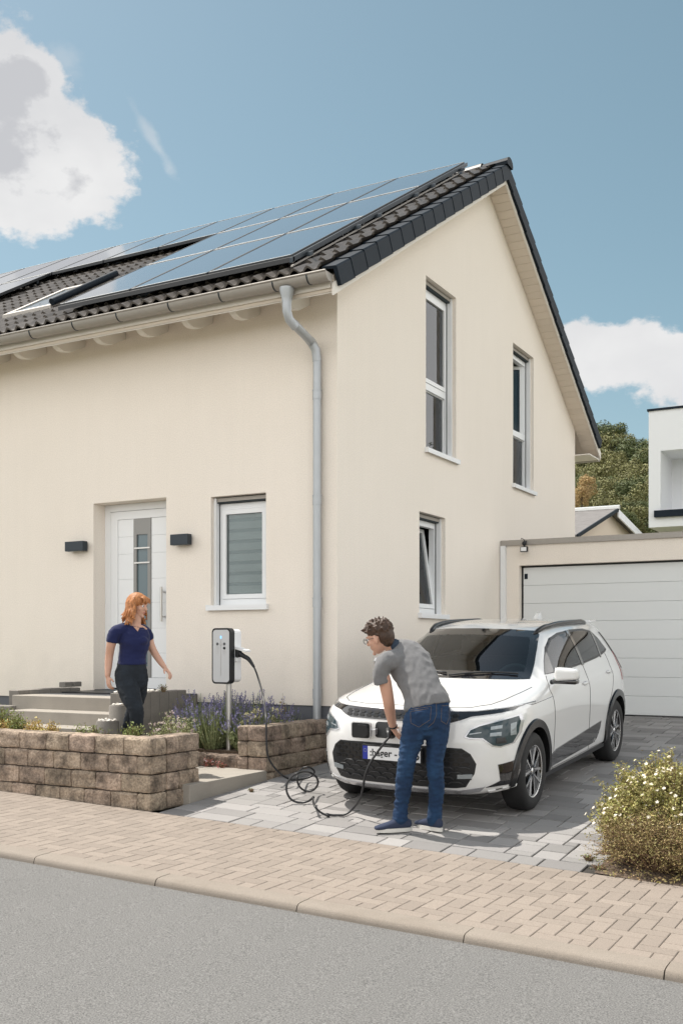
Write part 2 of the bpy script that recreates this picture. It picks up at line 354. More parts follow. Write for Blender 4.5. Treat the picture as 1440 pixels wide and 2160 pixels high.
# paving pieces
PAV = {}
def paver_mesh(w_, d_, name, m, th=.03, ch=.004, gap=.004):
    k = (round(w_, 3), round(d_, 3), name)
    if k in PAV: return PAV[k]
    a, b = w_ / 2 - gap / 2, d_ / 2 - gap / 2
    mb = MB(); r0 = [(-a, -b, -th), (a, -b, -th), (a, b, -th), (-a, b, -th)]; r1 = [(x, y, -ch) for x, y, _ in r0]
    r2 = [(-a + ch, -b + ch, 0), (a - ch, -b + ch, 0), (a - ch, b - ch, 0), (-a + ch, b - ch, 0)]
    fs = [(8, 9, 10, 11)] + [(i, (i + 1) % 4, 4 + (i + 1) % 4, 4 + i) for i in range(4)] + [(4 + i, 4 + (i + 1) % 4, 8 + (i + 1) % 4, 8 + i) for i in range(4)]
    mb.add(r0 + r1 + r2, fs); me = mb.mesh(name); me.materials.append(m); PAV[k] = me; return me
def lay(pieces, name, parent, m, zf, gap, tilt=.0015, stuffname='far_pavers', th=.03):
    """pieces = (x, y, w, d); the 300 that show largest are parts of their own, the rest one mesh"""
    vis = []
    for p in pieces:
        k = inframe((p[0], p[1], zf(p[0], p[1])))
        hid = occl(p[0], p[1]) if k else True
        vis.append((p[2] * p[3] / k ** 3 if (k and not hid) else 0, p))
    vis.sort(key=lambda t: -t[0]); rest = MB()
    for n_, (sc_, p) in enumerate(vis):
        x, y, w_, d_ = p; z = zf(x, y) + R.uniform(-tilt, tilt)
        gx = (zf(x + .1, y) - zf(x - .1, y)) / .2; gy = (zf(x, y + .1) - zf(x, y - .1)) / .2
        nz = Vector((-gx + R.uniform(-1, 1) * .006, -gy + R.uniform(-1, 1) * .006, 1)).normalized(); ax = Vector((1, 0, gx)); ax = (ax - nz * ax.dot(nz)).normalized(); ay = nz.cross(ax)
        M4 = Matrix.Translation((x, y, z)) @ Matrix((ax, ay, nz)).transposed().to_4x4()
        me = paver_mesh(w_, d_, name, m, th=th, gap=gap)
        if n_ < 298 and sc_ > 0: inst(name, me, parent, M4)
        else: rest.add([M4 @ v.co for v in me.vertices], [tuple(f.vertices) for f in me.polygons])
    if rest.v: tag(rest.build(stuffname, m, parent), kind='stuff')
def occl(x, y): return False
pav = sheet('pavement', lin(-12, 14, 26), [-4.61, -2.96], lambda x, y: zs(x) - .007, MT['joint_tan'])
u = .1035; pcs = []
ny = 16; uy = 1.65 / ny
for i in range(-115, 135):
    for j in range(ny):
        t = (i - j) % 4; x0, y0 = i * u, -4.61 + j * uy
        if t == 0: pcs.append((x0 + u, y0 + uy / 2, 2 * u, uy))
        elif t == 3:
            if j < ny - 1: pcs.append((x0 + u / 2, y0 + uy, u, 2 * uy))
            else: pcs.append((x0 + u / 2, y0 + uy / 2, u, uy))
        elif t == 2 and j == 0: pcs.append((x0 + u / 2, y0 + uy / 2, u, uy))
lay(pcs, 'paver', pav, MT['paver_tan'], lambda x, y: zs(x), .0030, .0008)
def occl(x, y): return (.75 < x < 2.7 and -1.6 < y < 2.2)
drv = sheet('driveway', lin(-.08, 7, 14), lin(-2.955, 5.2, 16), lambda x, y: drive(x, y) - .016, MT['joint_dark'])
uu = .103; nx_, ny_ = int(7.05 / uu), int(8.15 / uu); occ = [[False] * (ny_ + 1) for _ in range(nx_ + 1)]; pcs = []
RP = random.Random(11)
for j in range(ny_):
    for i in range(nx_):
        if occ[i][j]: continue
        opts = [(4, 2), (3, 2), (3, 2), (2, 2), (2, 1), (3, 1), (2, 2), (4, 2)]; RP.shuffle(opts); opts += [(1, 1)]
        for a, b in opts:
            if i + a <= nx_ and j + b <= ny_ and not any(occ[i + p][j + q] for p in range(a) for q in range(b)): break
        for p in range(a):
            for q in range(b): occ[i + p][j + q] = True
        cx, cy = -.08 + (i + a / 2) * uu, -2.955 + (j + b / 2) * uu
        if cx > 3.66 and cy < -.62: continue
        pcs.append((cx, cy, a * uu, b * uu))
lay(pcs, 'paving_slab', drv, MT['paver_grey'], drive, .010, .002, th=.03)
bed = sheet('planting_bed', lin(3.62, 7.5, 10), lin(-2.958, -.58, 8), lambda x, y: drive(x, y) + (.02 if y > -2.9 else -.003) + .02 * noise.noise(Vector((x * 2.3, y * 2.3, 0))), MT['soil'])
# ---------------------------------------------------------------- house
RS = math.tan(math.radians(31.5))          # roof slope
def roofz(y, off=0): return 5.5 + RS * (y if y <= 4.5 else 9 - y) + off
house = empty('house', (-5, 4, .5), 'cream rendered two storey gabled house with dark tiled roof and solar panels', 'house')
def wall_grid(mb, P, u0, u1, v0, top, holes, depth, splits=()):
    us = sorted({u0, u1, *splits, *[h[0] for h in holes], *[h[1] for h in holes]})
    for a, b in zip(us, us[1:]):
        hs_ = sorted([h for h in holes if h[0] <= a + 1e-6 and h[1] >= b - 1e-6], key=lambda h: h[2])
        v = v0
        for h in hs_:
            mb.add([P(a, v), P(b, v), P(b, h[2]), P(a, h[2])], [(0, 1, 2, 3)]); v = h[3]
        mb.add([P(a, v), P(b, v), P(b, top(b)), P(a, top(a))], [(0, 1, 2, 3)])
    D_ = Vector(depth)
    for a, b, c, d in holes:
        q = [Vector(P(a, c)), Vector(P(b, c)), Vector(P(b, d)), Vector(P(a, d))]
        for i in range(4):
            p0, p1 = q[i], q[(i + 1) % 4]; mb.add([p0, p1, p1 + D_, p0 + D_], [(0, 1, 2, 3)])
DOOR = (-3.485, -2.34, .97, 3.288); FW = (-1.685, -.921, 1.955, 3.246)
WA = (2.335, 3.335, 4.03, 6.275); WB = (5.63, 6.63, 4.02, 6.255); WC = (2.135, 2.96, 1.90, 3.22)
mb = MB()
wall_grid(mb, lambda u_, v: (u_, 0, v), -11, 0, .85, lambda u_: 5.52, [FW], (0, .24, 0), splits=(DOOR[0], DOOR[1]))
# door opening reaches the ground: cut by rebuilding its column
mb = MB()
def frontP(u_, v): return (u_, 0, v)
for a, b, lo in [(-11, DOOR[0], .85), (DOOR[0], DOOR[1], DOOR[3]), (DOOR[1], 0, .85)]:
    wall_grid(mb, frontP, a, b, lo, lambda u_: 5.52, [h for h in [FW] if h[0] > a and h[1] < b], (0, .24, 0))
a, b, c, d = DOOR
for p0, p1 in [((a, 0, .85), (a, 0, d)), ((a, 0, d), (b, 0, d)), ((b, 0, d), (b, 0, .85))]:
    p0, p1 = Vector(p0), Vector(p1); mb.add([p0, p1, p1 + Vector((0, .30, 0)), p0 + Vector((0, .30, 0))], [(0, 1, 2, 3)])
wall_grid(mb, lambda u_, v: (0, u_, v), 0, 9, .80, lambda y: roofz(y, .02), [WA, WB, WC], (-.24, 0, 0), splits=(4.5,))
mb.add([(-11, 0, .85), (-11, 9, .85), (-11, 9, 5.52), (-11, 4.5, 8.27), (-11, 0, 5.52)], [(0, 1, 2, 3, 4)])
mb.add([(-11, 9, .85), (0, 9, .85), (0, 9, 5.52), (-11, 9, 5.52)], [(0, 1, 2, 3)])
mb.build('wall', MT['stucco'], house)
mb = MB(); mb.box((-10.98, .02, -.4), (-.02, 8.98, .86)); mb.build('plinth', MT['plinth'], house)
# dark rooms behind the panes
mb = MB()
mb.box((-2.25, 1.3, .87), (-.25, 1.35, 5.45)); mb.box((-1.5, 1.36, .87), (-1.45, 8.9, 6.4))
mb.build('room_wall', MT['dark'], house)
# roof shell
sl_ = math.atan(RS); cs, sn = math.cos(sl_), math.sin(sl_)
mb = MB()
mb.prism([(-11.3, -.56, roofz(-.56, .003)), (-11.3, 4.5, roofz(4.5, .003)), (-11.3, 9.66, 5.5 + RS * (9 - 9.66) + .003), (-11.3, 9.66, 5.5 + RS * (9 - 9.66) + .16), (-11.3, 4.5, roofz(4.5, .18)), (-11.3, -.56, roofz(-.56, .16))], (11.3 + .268, 0, 0))
roof = mb.build('roof', MT['soffit'], house)
mb = MB(); mb.add([(-11.3, -.62, roofz(-.62, .215)), (.2, -.62, roofz(-.62, .215)), (.2, 4.5, roofz(4.5, .215)), (-11.3, 4.5, roofz(4.5, .215)), (.2, 9.68, roofz(9.68, .215)), (-11.3, 9.68, roofz(9.68, .215))], [(0, 1, 2, 3), (3, 2, 4, 5)])
mb.build('underlay', MT['black'], roof)
# white barge boards along the gable overhang
for a, b in ((-.60, 4.5), (4.5, 9.70)):
    mb = MB(); mb.prism([(.272, a, roofz(a, -.03)), (.272, b, roofz(b, -.03)), (.272, b, roofz(b, .10)), (.272, a, roofz(a, .10))], (.022, 0, 0)); mb.build('barge_board', MT['white_wood'], roof)
# soffit boards under the overhang of the far slope and the near slope
bw = .142
for side in (0, 1):
    for i in range(41 if side else 36):
        y0 = (4.5 + .02 + i * bw * cs) if side else (4.5 - .02 - i * bw * cs); y1 = y0 + (bw - .008) * cs * (1 if side else -1)
        if y1 > 9.66 or y1 < -.5: continue
        mb = MB(); zb = -.018
        mb.prism([(.004, y0, roofz(y0, zb)), (.004, y1, roofz(y1, zb)), (.004, y1, roofz(y1, zb + .014)), (.004, y0, roofz(y0, zb + .014))], (.265, 0, 0))
        mb.build('soffit_board', MT['soffit'], roof)
# back eave: closing board and gutter
mb = MB(); zb = roofz(9.66, -.05); mb.box((-11, 9.0, zb - .02), (.27, 9.66, zb)); mb.build('eave_board', MT['white_wood'], roof)
mb = MB(); mb.box((-11, 9.665, zb - .03), (.25, 9.78, zb + .07)); mb.build('gutter', MT['zinc'], roof)
# tiles
TW, TL = .33, 6.005 / 17
def tile_mesh():
    mb = MB(); n = 12
    def zp(x): # two soft waves with flat troughs
        c = (math.cos(2 * math.pi * x / (TW / 2)) + 1) / 2; return .052 * c ** 1.4
    vs = []
    for j, (yy, dz) in enumerate([(0, .034), (TL + .03, .004)]):
        for i in range(n + 1): vs.append((-i * TW / n, yy, zp(i * TW / n) + dz))
    for i in range(n + 1): vs.append((-i * TW / n, .002, zp(i * TW / n) + .034 - .026))
    m = n + 1; fs = [(i, i + 1, m + i + 1, m + i)[::-1] for i in range(n)] + [(2 * m + i, 2 * m + i + 1, i + 1, i)[::-1] for i in range(n)]
    fs += []
    mb.add(vs, fs); me = mb.fixed('roof_tile'); me.materials.append(MT['tile']); me.polygons.foreach_set('use_smooth', [True] * len(me.polygons)); me.set_sharp_from_angle(angle=math.radians(45)); return me
tme = tile_mesh(); S0 = -.62 / cs
Rx = Matrix.Rotation(sl_, 4, 'X')
PVP = (lambda x, s: ((-3.5 < x < -.25 and -.5 < s < 4.9) or (x < -3.3 and s > 3.4) or (x < -7.2 and s > .2)))
cand = []
for c in range(35):
    for k in range(17):
        x = .17 - c * TW; s = S0 + k * TL; y = s * cs
        cand.append((PVP(x - .15, s + .2) * 100 + (Vector((x, y, 5.6)) - CAM).length, x, s, y))
cand.sort(); rest = MB()
for n_, (q, x, s, y) in enumerate(cand):
    M4 = Matrix.Translation((x, y, roofz(y, .242))) @ Rx @ Matrix.Translation((R.uniform(-.002, .002), R.uniform(-.004, .004), R.uniform(0, .004)))
    if n_ < 298 and q < 90: inst('roof_tile', tme, roof, M4)
    else: rest.add([M4 @ v.co for v in tme.vertices], [tuple(f.vertices) for f in tme.polygons])
Rb = Matrix.Rotation(math.pi, 4, 'Z')
for c in range(35):
    for k in range(17):
        s = S0 + k * TL - .03; y = 9 - s * cs
        M4 = Matrix.Translation((.17 - c * TW - TW, y, 5.5 + RS * (9 - y) + .242)) @ Matrix.Rotation(-sl_, 4, 'X') @ Rb
        rest.add([M4 @ v.co for v in tme.vertices], [tuple(f.vertices) for f in tme.polygons])
tag(rest.build('far_tiles', MT['tile'], roof, smooth=True, autos=45), kind='stuff')
# verge tiles down both rakes of the gable
def verge_mesh(sg):
    mb = MB(); L = TL + .012
    mb.prism([(.296, 0, -.205), (.335, 0, -.205), (.335, 0, -.015), (.322, 0, 0), (.17, 0, .012), (.17, 0, -.01), (.296, 0, -.03)], (0, L, 0))
    me = mb.fixed('verge_tile')
    for v in me.vertices:
        t = v.co.y / L; v.co.z += (1 - t) * .012; v.co.x += (1 - t) * .006 * (v.co.x > .3)
        # shear so that the ends hang plumb
    me.materials.append(MT['verge']); return me
vme = verge_mesh(1)
for k in range(17):
    s = S0 + k * TL; y = s * cs
    inst('verge_tile', vme, roof, Matrix.Translation((0, y, roofz(y, .262))) @ Rx)
    y = 9 - (s) * cs
    inst('verge_tile', vme, roof, Matrix.Translation((0, y, 5.5 + RS * (9 - y) + .262)) @ Matrix.Rotation(-sl_, 4, 'X') @ Matrix.Scale(-1, 4, (0, 1, 0)))
for i in range(28):
    x1 = .36 - i * .41; mb = MB(); L = .43
    n = 8; pts = [(x1, 4.5 + .125 * math.cos(a), 8.50 + .095 * math.sin(a) - .0) for a in [math.pi * (-.12 + 1.24 * j / n) for j in range(n + 1)]]
    pts2 = [(x1 - L, 4.5 + .11 * math.cos(a), 8.488 + .085 * math.sin(a)) for a in [math.pi * (-.12 + 1.24 * j / n) for j in range(n + 1)]]
    mb.add(pts + pts2, [(j, j + 1, n + 2 + j, n + 1 + j) for j in range(n)])
    if i == 0: mb.add(pts, [tuple(range(n + 1))])
    mb.build('ridge_tile', MT['tile'] if i else MT['verge'], roof, smooth=False)
# front eave: boards, rafter tails, gutter, downpipe
mb = MB(); mb.prism([(-11.2, -.55, roofz(-.55, -.016)), (-11.2, -.02, roofz(-.02, -.016)), (-11.2, -.02, roofz(-.02, 0)), (-11.2, -.55, roofz(-.55, 0))], (11.45, 0, 0)); mb.build('eave_board', MT['white_wood'], roof)
mb = MB(); mb.box((-11.2, -.585, roofz(-.56, -.01) + .045), (.25, -.565, roofz(-.56, .14))); mb.build('fascia', MT['white_wood'], roof)
mb = MB(); mb.box((-11, -.035, 5.40), (0.0, -.004, 5.49)); mb.build('wall_plate', MT['white_wood'], roof)
for i in range(17):
    xr = -.34 - i * .655; mb = MB()
    pr = [(-.004, 5.486), (-.004, 5.30)] + [(-.30 - .22 * math.sin(a), 5.165 + .0 + .11 * (1 - math.cos(a))) for a in [math.pi / 2 * j / 5 for j in range(6)]] + [(-.54, roofz(-.54, -.02))]
    pr = [(-.004, 5.486), (-.004, 5.27), (-.24, 5.145), (-.36, 5.122), (-.42, 5.125), (-.47, 5.145), (-.495, 5.165), (-.50, roofz(-.50, -.02))]
    mb.prism([(xr, y, z) for y, z in pr], (-.085, 0, 0)); mb.build('rafter_tail', MT['white_wood'], roof)
mb = MB(); n = 10; gy_, gz_ = -.665, 5.315
a_ = [math.pi * (1 + j / n) for j in range(n + 1)]
out = [(gy_ + .075 * math.cos(t), gz_ + .084 * math.sin(t)) for t in a_]; inn = [(gy_ + .069 * math.cos(t), gz_ + .078 * math.sin(t)) for t in a_][::-1]
mb.prism([(-11.3, y, z) for y, z in out + inn], (11.3 + .275, 0, 0)); mb.tube([(-11.3, gy_ - .078, gz_ + .003), (.275, gy_ - .078, gz_ + .003)], .011, 8)
mb.prism([(.275, y, z) for y, z in out], (.004, 0, 0))
gut = mb.build('gutter', MT['zinc'], roof, autos=40)
for px in (645, 573, 460, 353, 244, 151, 61, -30, -130):
    p = on(px, 640, 1, gy_ - .07); mb = MB()
    mb.prism([(p.x, gy_ + .080 * math.cos(t), gz_ + .089 * math.sin(t)) for t in a_] + [(p.x, gy_ + .070 * math.cos(t), gz_ + .079 * math.sin(t)) for t in a_[::-1]], (.014, 0, 0)); mb.build('bracket', MT['pv_rail'], gut)
ox = on(605, 610, 1, gy_).x; vx = on(668.5, 1200, 1, -.07).x
dp = MB(); zt = 5.24
dp.lathe([(.080, .0), (.078, -.03), (.058, -.10), (.050, -.15), (.050, -.19)], (ox, gy_, zt), n=14)
dp.tube([(ox, gy_, zt - .17), (ox, gy_, zt - .24), (ox + .01, gy_ + .03, zt - .32), (ox + .05, gy_ + .10, zt - .39)], .049, 14)
top = Vector((ox + .04, gy_ + .08, zt - .36)); low = on(657, 722, 1, -.12)
dp.tube([top, low], .047, 14)
dp.tube([low + (top - low).normalized() * .05, low, Vector((vx - .008, -.080, low.z - .08)), Vector((vx, -.068, low.z - .20))], .050, 14)
dp.tube([(vx, -.068, low.z - .14), (vx, -.068, .25)], .0455, 16)
dpo = dp.build('downpipe', MT['zinc_pipe'], house, autos=40)
for zz in (4.25, 3.45 - .35, 1.98, .98):
    mb = MB(); mb.lathe([(.050, -.05), (.0505, .05)], (vx, -.068, zz), n=14); mb.lathe([(.0535, .045), (.0535, .055)], (vx, -.068, zz), n=14); mb.build('pipe_collar', MT['zinc_pipe'], dpo, autos=40)
# ---------------------------------------------------------------- windows
def window(name, h, axis, transom=None, open_=None, blind=False, curtain=False, rec=.13):
    """h=(u0,u1,v0,v1); axis 'y': in the front wall, 'x': in the gable; part of the house with its own pieces"""
    u0, u1, v0, v1 = h
    if axis == 'y': P = lambda u_, dep, v: Vector((u_, dep, v))
    else: P = lambda u_, dep, v: Vector((-dep, u_, v))
    def bx(mb, ua, ub, da, db, va, vb, mi=0):
        p, q = P(ua, da, va), P(ub, db, vb); mb.box([min(p[i], q[i]) for i in range(3)], [max(p[i], q[i]) for i in range(3)], mi)
    g = .024
    mb = MB()
    vt = v1 - .075                      # shutter box above
    for ua, ub, va, vb in ((u0, u0 + .075, v0 + .02, vt), (u1 - .075, u1, v0 + .02, vt), (u0 + .075, u1 - .075, v0 + .02, v0 + .10), (u0 + .075, u1 - .075, vt - .07, vt)):
        bx(mb, ua, ub, rec, rec + .075, va, vb)
    if transom: bx(mb, u0 + .075, u1 - .075, rec, rec + .075, transom - .045, transom + .045)
    wo = mb.build(name, MT['white'], house)
    mb = MB(); bx(mb, u0 + .002, u0 + .035, .055, rec - .004, v0 + .02, v1 - .01); mb.build('shutter_guide', MT['white'], wo)
    mb = MB(); bx(mb, u1 - .035, u1 - .002, .055, rec - .004, v0 + .02, v1 - .01); mb.build('shutter_guide', MT['white'], wo)
    mb = MB(); bx(mb, u0 + .036, u0 + .041, rec - .012, rec - .003, v0 + .02, vt); mb.build('gasket', MT['black'], wo)
    mb = MB(); bx(mb, u1 - .041, u1 - .036, rec - .012, rec - .003, v0 + .02, vt); mb.build('gasket', MT['black'], wo)
    mb = MB(); bx(mb, u0 + .002, u1 - .002, rec - .05, rec + .07, vt + .004, v1 - .002); mb.build('shutter_box', MT['dark'], wo)
    mb = MB(); bx(mb, u0 + .04, u1 - .04, .07, rec - .055, v1 - .055, v1 - .012); mb.build('shutter_slat', MT['zinc'], wo)
    lights = [(v0 + .10, (transom - .045) if transom else vt - .07)] + ([(transom + .045, vt - .07)] if transom else [])
    for n_, (va, vb) in enumerate(lights):
        ua, ub = u0 + .075, u1 - .075; top_ = (n_ == len(lights) - 1)
        sash = not (transom and n_ == 0)
        rot = Matrix.Identity(4); sw = .055 if sash else .012
        opened = open_ if top_ else None
        mb = MB(); dd = rec + (.004 if sash else .03)
        if sash:
            e = .003 if not opened else 0
            for a1, b1, c1, d1 in ((ua + e, ua + sw, va + e, vb - e), (ub - sw, ub - e, va + e, vb - e), (ua + sw, ub - sw, va + e, va + sw), (ua + sw, ub - sw, vb - sw, vb - e)):
                bx(mb, a1, b1, dd - .016, dd + .045, c1, d1)
        else:
            for a1, b1, c1, d1 in ((ua, ua + sw, va, vb), (ub - sw, ub, va, vb), (ua + sw, ub - sw, va, va + sw), (ua + sw, ub - sw, vb - sw, vb)): bx(mb, a1, b1, dd, dd + .03, c1, d1)
        pn = MB(); bx(pn, ua + sw - .004, ub - sw + .004, dd + .010, dd + .016, va + sw - .004, vb - sw + .004)
        if opened == 'tilt':
            piv = P(0, dd + .03, va); axv = P(1, 0, 0) - P(0, 0, 0); s_ = -1 if axis == 'y' else -1
            T = Matrix.Translation(piv) @ Matrix.Rotation(math.radians(8.5) * s_, 4, axv) @ Matrix.Translation(-piv)
            for q in (mb, pn): q.v = [T @ v for v in q.v]
        if opened == 'turn':
            piv = P(ub, dd + .03, 0); T = Matrix.Translation(piv) @ Matrix.Rotation(math.radians(-62), 4, 'Z') @ Matrix.Translation(-piv)
            for q in (mb, pn): q.v = [T @ v for v in q.v]
        sa = mb.build('sash', MT['white'], wo); pn.build('pane', MT['glass'], wo)
    if blind:
        zz = v1 - .16; k = 0
        while zz > v0 + .12:
            mb = MB(); bx(mb, u0 + .12, u1 - .05, rec + .055, rec + .059, zz - .085, zz); mb.build('blind_strip', MT['blind'], wo)
            mb = MB(); bx(mb, u0 + .12, u1 - .05, rec + .061, rec + .065, zz - .126, zz - .084); mb.build('blind_strip', MT['blind2'], wo)
            zz -= .125
    if curtain:
        mb = MB(); nn = 40
        ua, ub = u0 + .30, u1 - .03
        vs = [P(ua + (ub - ua) * i / nn, rec + .17 + .02 * math.sin(i * 1.7) + .008 * math.sin(i * .6), v) for i in range(nn + 1) for v in (v0 + .05, v1 - .1)]
        mb.add(vs, [(2 * i, 2 * i + 2, 2 * i + 3, 2 * i + 1) for i in range(nn)]); mb.build('curtain', MT['curtain'], wo, smooth=True)
    mb = MB(); bx(mb, u0 - .035, u1 + .035, -.045, rec + .01, v0 - .002, v0 + .022); bx(mb, u0 - .035, u1 + .035, -.050, -.040, v0 - .035, v0 + .024)
    bx(mb, u0 - .038, u0 - .030, -.052, .0, v0 - .035, v0 + .03); bx(mb, u1 + .030, u1 + .038, -.052, .0, v0 - .035, v0 + .03)
    mb.build('sill', MT['white'], wo)
    return wo
window('window', FW, 'y', blind=True)
window('window', WA, 'x', transom=4.93, curtain=True)
window('window', WB, 'x', transom=4.93, open_='turn', curtain=True)
window('window', WC, 'x', open_='tilt', curtain=False)
# ---------------------------------------------------------------- front door
dy = .21
def dpx(px, py, dep=dy): p = on(px, py, 1, dep); return p.x, p.z
fr = MB(); a, b, c, d = DOOR
xi, zt_ = dpx(234, 1081); x_l, _ = dpx(249, 1095)
fr.box((a + .001, dy, c - .02), (xi - .004, dy + .08, d - .003)); fr.box((b - .10, dy, c - .02), (b - .001, dy + .08, d - .003)); fr.box((xi - .004, dy, zt_ + .004), (b - .10, dy + .08, d - .003))
door = fr.build('door', MT['white'], house)
lf = MB(); lz0 = c + .012
pl_, pr_ = dpx(282.5, 1200)[0], dpx(319, 1200)[0]; lt = dpx(300, 1093)[1]; lb = dpx(330, 1430)[1]; xr = b - .17
zt2 = zt_ - .002
for bxx in (((xi, dy - .002, lz0), (x_l, dy + .06, zt2)), ((x_l, dy - .002, lt), (xr, dy + .06, zt2)), ((x_l, dy - .002, lz0), (xr, dy + .06, lb)), ((xr, dy - .002, lz0), (b - .103, dy + .06, zt2))): lf.box(*bxx)
leaf = lf.build('leaf_frame', MT['white'], door)
zz = [lb + .003] + [lb + (lt - lb) * t for t in (.155, .31, .47, .62, .78, .89)] + [lt - .003]
for z0, z1 in zip(zz, zz[1:]):
    for x0, x1 in ((x_l + .004, pl_ - .004), (pr_ + .004, xr - .003)):
        m_ = MB(); m_.box((x0, dy + .004, z0 + .001), (x1, dy + .05, z1 - .001)); m_.build('door_panel', MT['white'], door)
g0, g1 = dpx(289, 1200)[0], dpx(312, 1200)[0]; gt = dpx(300, 1127)[1]; gb = lb + .14
m_ = MB()
for bxx in (((pl_, dy - .004, lb), (g0, dy + .05, lt)), ((g1, dy - .004, lb), (pr_, dy + .05, lt)), ((g0, dy - .004, gt), (g1, dy + .05, lt)), ((g0, dy - .004, lb), (g1, dy + .05, gb))): m_.box(*bxx)
m_.build('steel_inlay', MT['doorgrey'], door)
m_ = MB(); m_.box((g0, dy + .015, gb), (g1, dy + .03, gt)); m_.build('pane', MT['frost'], door)
for py in (1156, 1187):
    z = dpx(300, py)[1]; m_ = MB(); m_.box((pl_ + .015, dy - .016, z - .009), (pr_ - .01, dy - .004, z + .009)); m_.build('cross_bar', MT['steel'], door)
m_ = MB(); hx, hz0 = dpx(340.5, 1311, dy - .07); _, hz1 = dpx(340.5, 1238, dy - .07); m_.tube([(hx, dy - .07, hz0), (hx, dy - .07, hz1)], .016, 12)
for z in (hz0 + .06, hz1 - .06): m_.tube([(hx, dy - .07, z), (hx, dy, z)], .010, 8)
m_.build('handle', MT['steel'], door, autos=40)
m_ = MB(); m_.box((a + .02, .0, c - .03), (b - .02, dy + .02, c - .004)); m_.build('threshold', MT['pv_rail'], door)
m_ = MB(); m_.box((-4, .42, .5), (-1.5, .45, 3.5)); m_.build('hall_wall', MT['dark'], house)
mat_o = MB(); mat_o.box((-3.42, -.62, .944), (-2.62, -.04, .962)); tag(mat_o.build('door_mat', MT['black'], org=(-3, -.3, .944)), 'dark flat mat lying in front of the white door', 'door mat')
# wall lamps
for (px0, px1, pxs, y0, y1, lab) in ((137, 175, 182, 1143, 1161, 'dark box wall lamp on the plain wall left of the door'), (358.7, 395.4, 407, 1127.6, 1148, 'dark box wall lamp between the door and the striped-blind window')):
    dd = -.115; p0 = on(px0, y0, 1, dd); p1 = on(px1, y1, 1, dd)
    m_ = MB(); m_.box((p0.x, dd, p1.z), (p1.x, -.03, p0.z), bev=.004)
    lt_ = empty('wall_lamp', (p0.x, 0, p1.z), lab, 'wall lamp', 'dark wall lamps beside the door')
    m_.build('housing', MT['lamp'], lt_); m_ = MB(); m_.box((p0.x + .03, -.03, p1.z + .015), (p1.x - .03, -.001, p0.z - .015)); m_.build('mounting_plate', MT['lamp'], lt_)
    m_ = MB(); m_.box((p0.x + .04, dd + .015, p1.z - .003), (p1.x - .04, -.045, p1.z + .001)); m_.build('lens', MT['frost'], lt_)
# skylight in the near slope
def RP_(x, s, off): y = s * cs; return Vector((x, y, roofz(y, 0) + off))
def rbox(mb, xa, xb, sa, sb, o0, o1):
    vs = [RP_(x, s, o) for o in (o0, o1) for s in (sa, sb) for x in (xa, xb)]
    mb.add(vs, [(0, 2, 3, 1), (4, 5, 7, 6), (0, 1, 5, 4), (1, 3, 7, 5), (3, 2, 6, 7), (2, 0, 4, 6)])
SKX0, SKX1, SK0, SK1 = -5.30, -4.42, .25, 1.62
m_ = MB()
for q in ((SKX0, SKX0 + .09, SK0, SK1), (SKX1 - .09, SKX1, SK0, SK1), (SKX0 + .09, SKX1 - .09, SK0, SK0 + .09), (SKX0 + .09, SKX1 - .09, SK1 - .10, SK1)): rbox(m_, *q, .24, .355)
sk = m_.build('skylight', MT['zinc'], roof); m_ = MB(); rbox(m_, SKX0 + .08, SKX1 - .08, SK0 + .08, SK1 - .09, .33, .34); m_.build('pane', MT['skyglass'], sk)
m_ = MB(); m_.tube([RP_(SKX1 + .02, SK0, .39), RP_(SKX1 + .02, SK1 + .10, .39)], .045, 12); m_.build('blind_tube', MT['verge'], sk, autos=40)
# ---------------------------------------------------------------- solar panels: each one a thing
def solar(x1, x0, s0, s1, lab):
    o = empty('solar_panel', RP_(x0, s0, .3), lab, 'solar panel', 'solar panels on the near roof slope')
    m_ = MB(); rbox(m_, x0 + .012, x1 - .012, s0 + .012, s1 - .012, .445, .458); m_.build('panel_glass', MT['pv'], o)
    m_ = MB(); f = .014
    for q, hh_, mm_ in (((x0 + f, x1 - f, s0, s0 + f), .4318, 'pv_side'), ((x0 + f, x1 - f, s1 - f, s1), .4318, 'pv_side'), ((x0, x0 + f, s0, s1), .4318, 'pv_side'), ((x1 - f, x1, s0, s1), .4318, 'pv_side')):
        m_ = MB(); rbox(m_, *q, .415, hh_ + .03); fb_ = m_.build('frame_bar', MT[mm_], o)
        if q[3] - q[2] < .1: m_ = MB(); rbox(m_, q[0], q[1], q[2] + .001, q[2] + .008, .462, .4645); m_.build('edge_glint', MT['pv_frame'], fb_)  # pale strip painted as the glint along the frame edge
CX = [-.255 - i * 1.105 for i in range(10)]; SR = [(-.60, 1.29), (1.325, 3.18), (3.215, 5.03)]
rown = ['bottom row', 'middle row', 'top row']
ordn = ['first', 'second', 'third', 'fourth', 'fifth', 'sixth', 'seventh', 'eighth', 'ninth']
for r_ in range(3):
    for c_ in range(9):
        if r_ < 2 and 3 <= c_ < 6: continue
        where = '%s from the gable end' % ordn[c_] if (r_ == 2 or c_ < 3) else '%s left of the skylight' % ordn[c_ - 6]
        solar(CX[c_] - .01, CX[c_ + 1] + .01, *SR[r_], 'dark solar panel in the %s, %s' % (rown[r_], where))
rk = empty('mounting_rack', (-2, 1, 6), 'dark metal rails and hooks carrying the solar panels above the tiles', 'mounting rack')
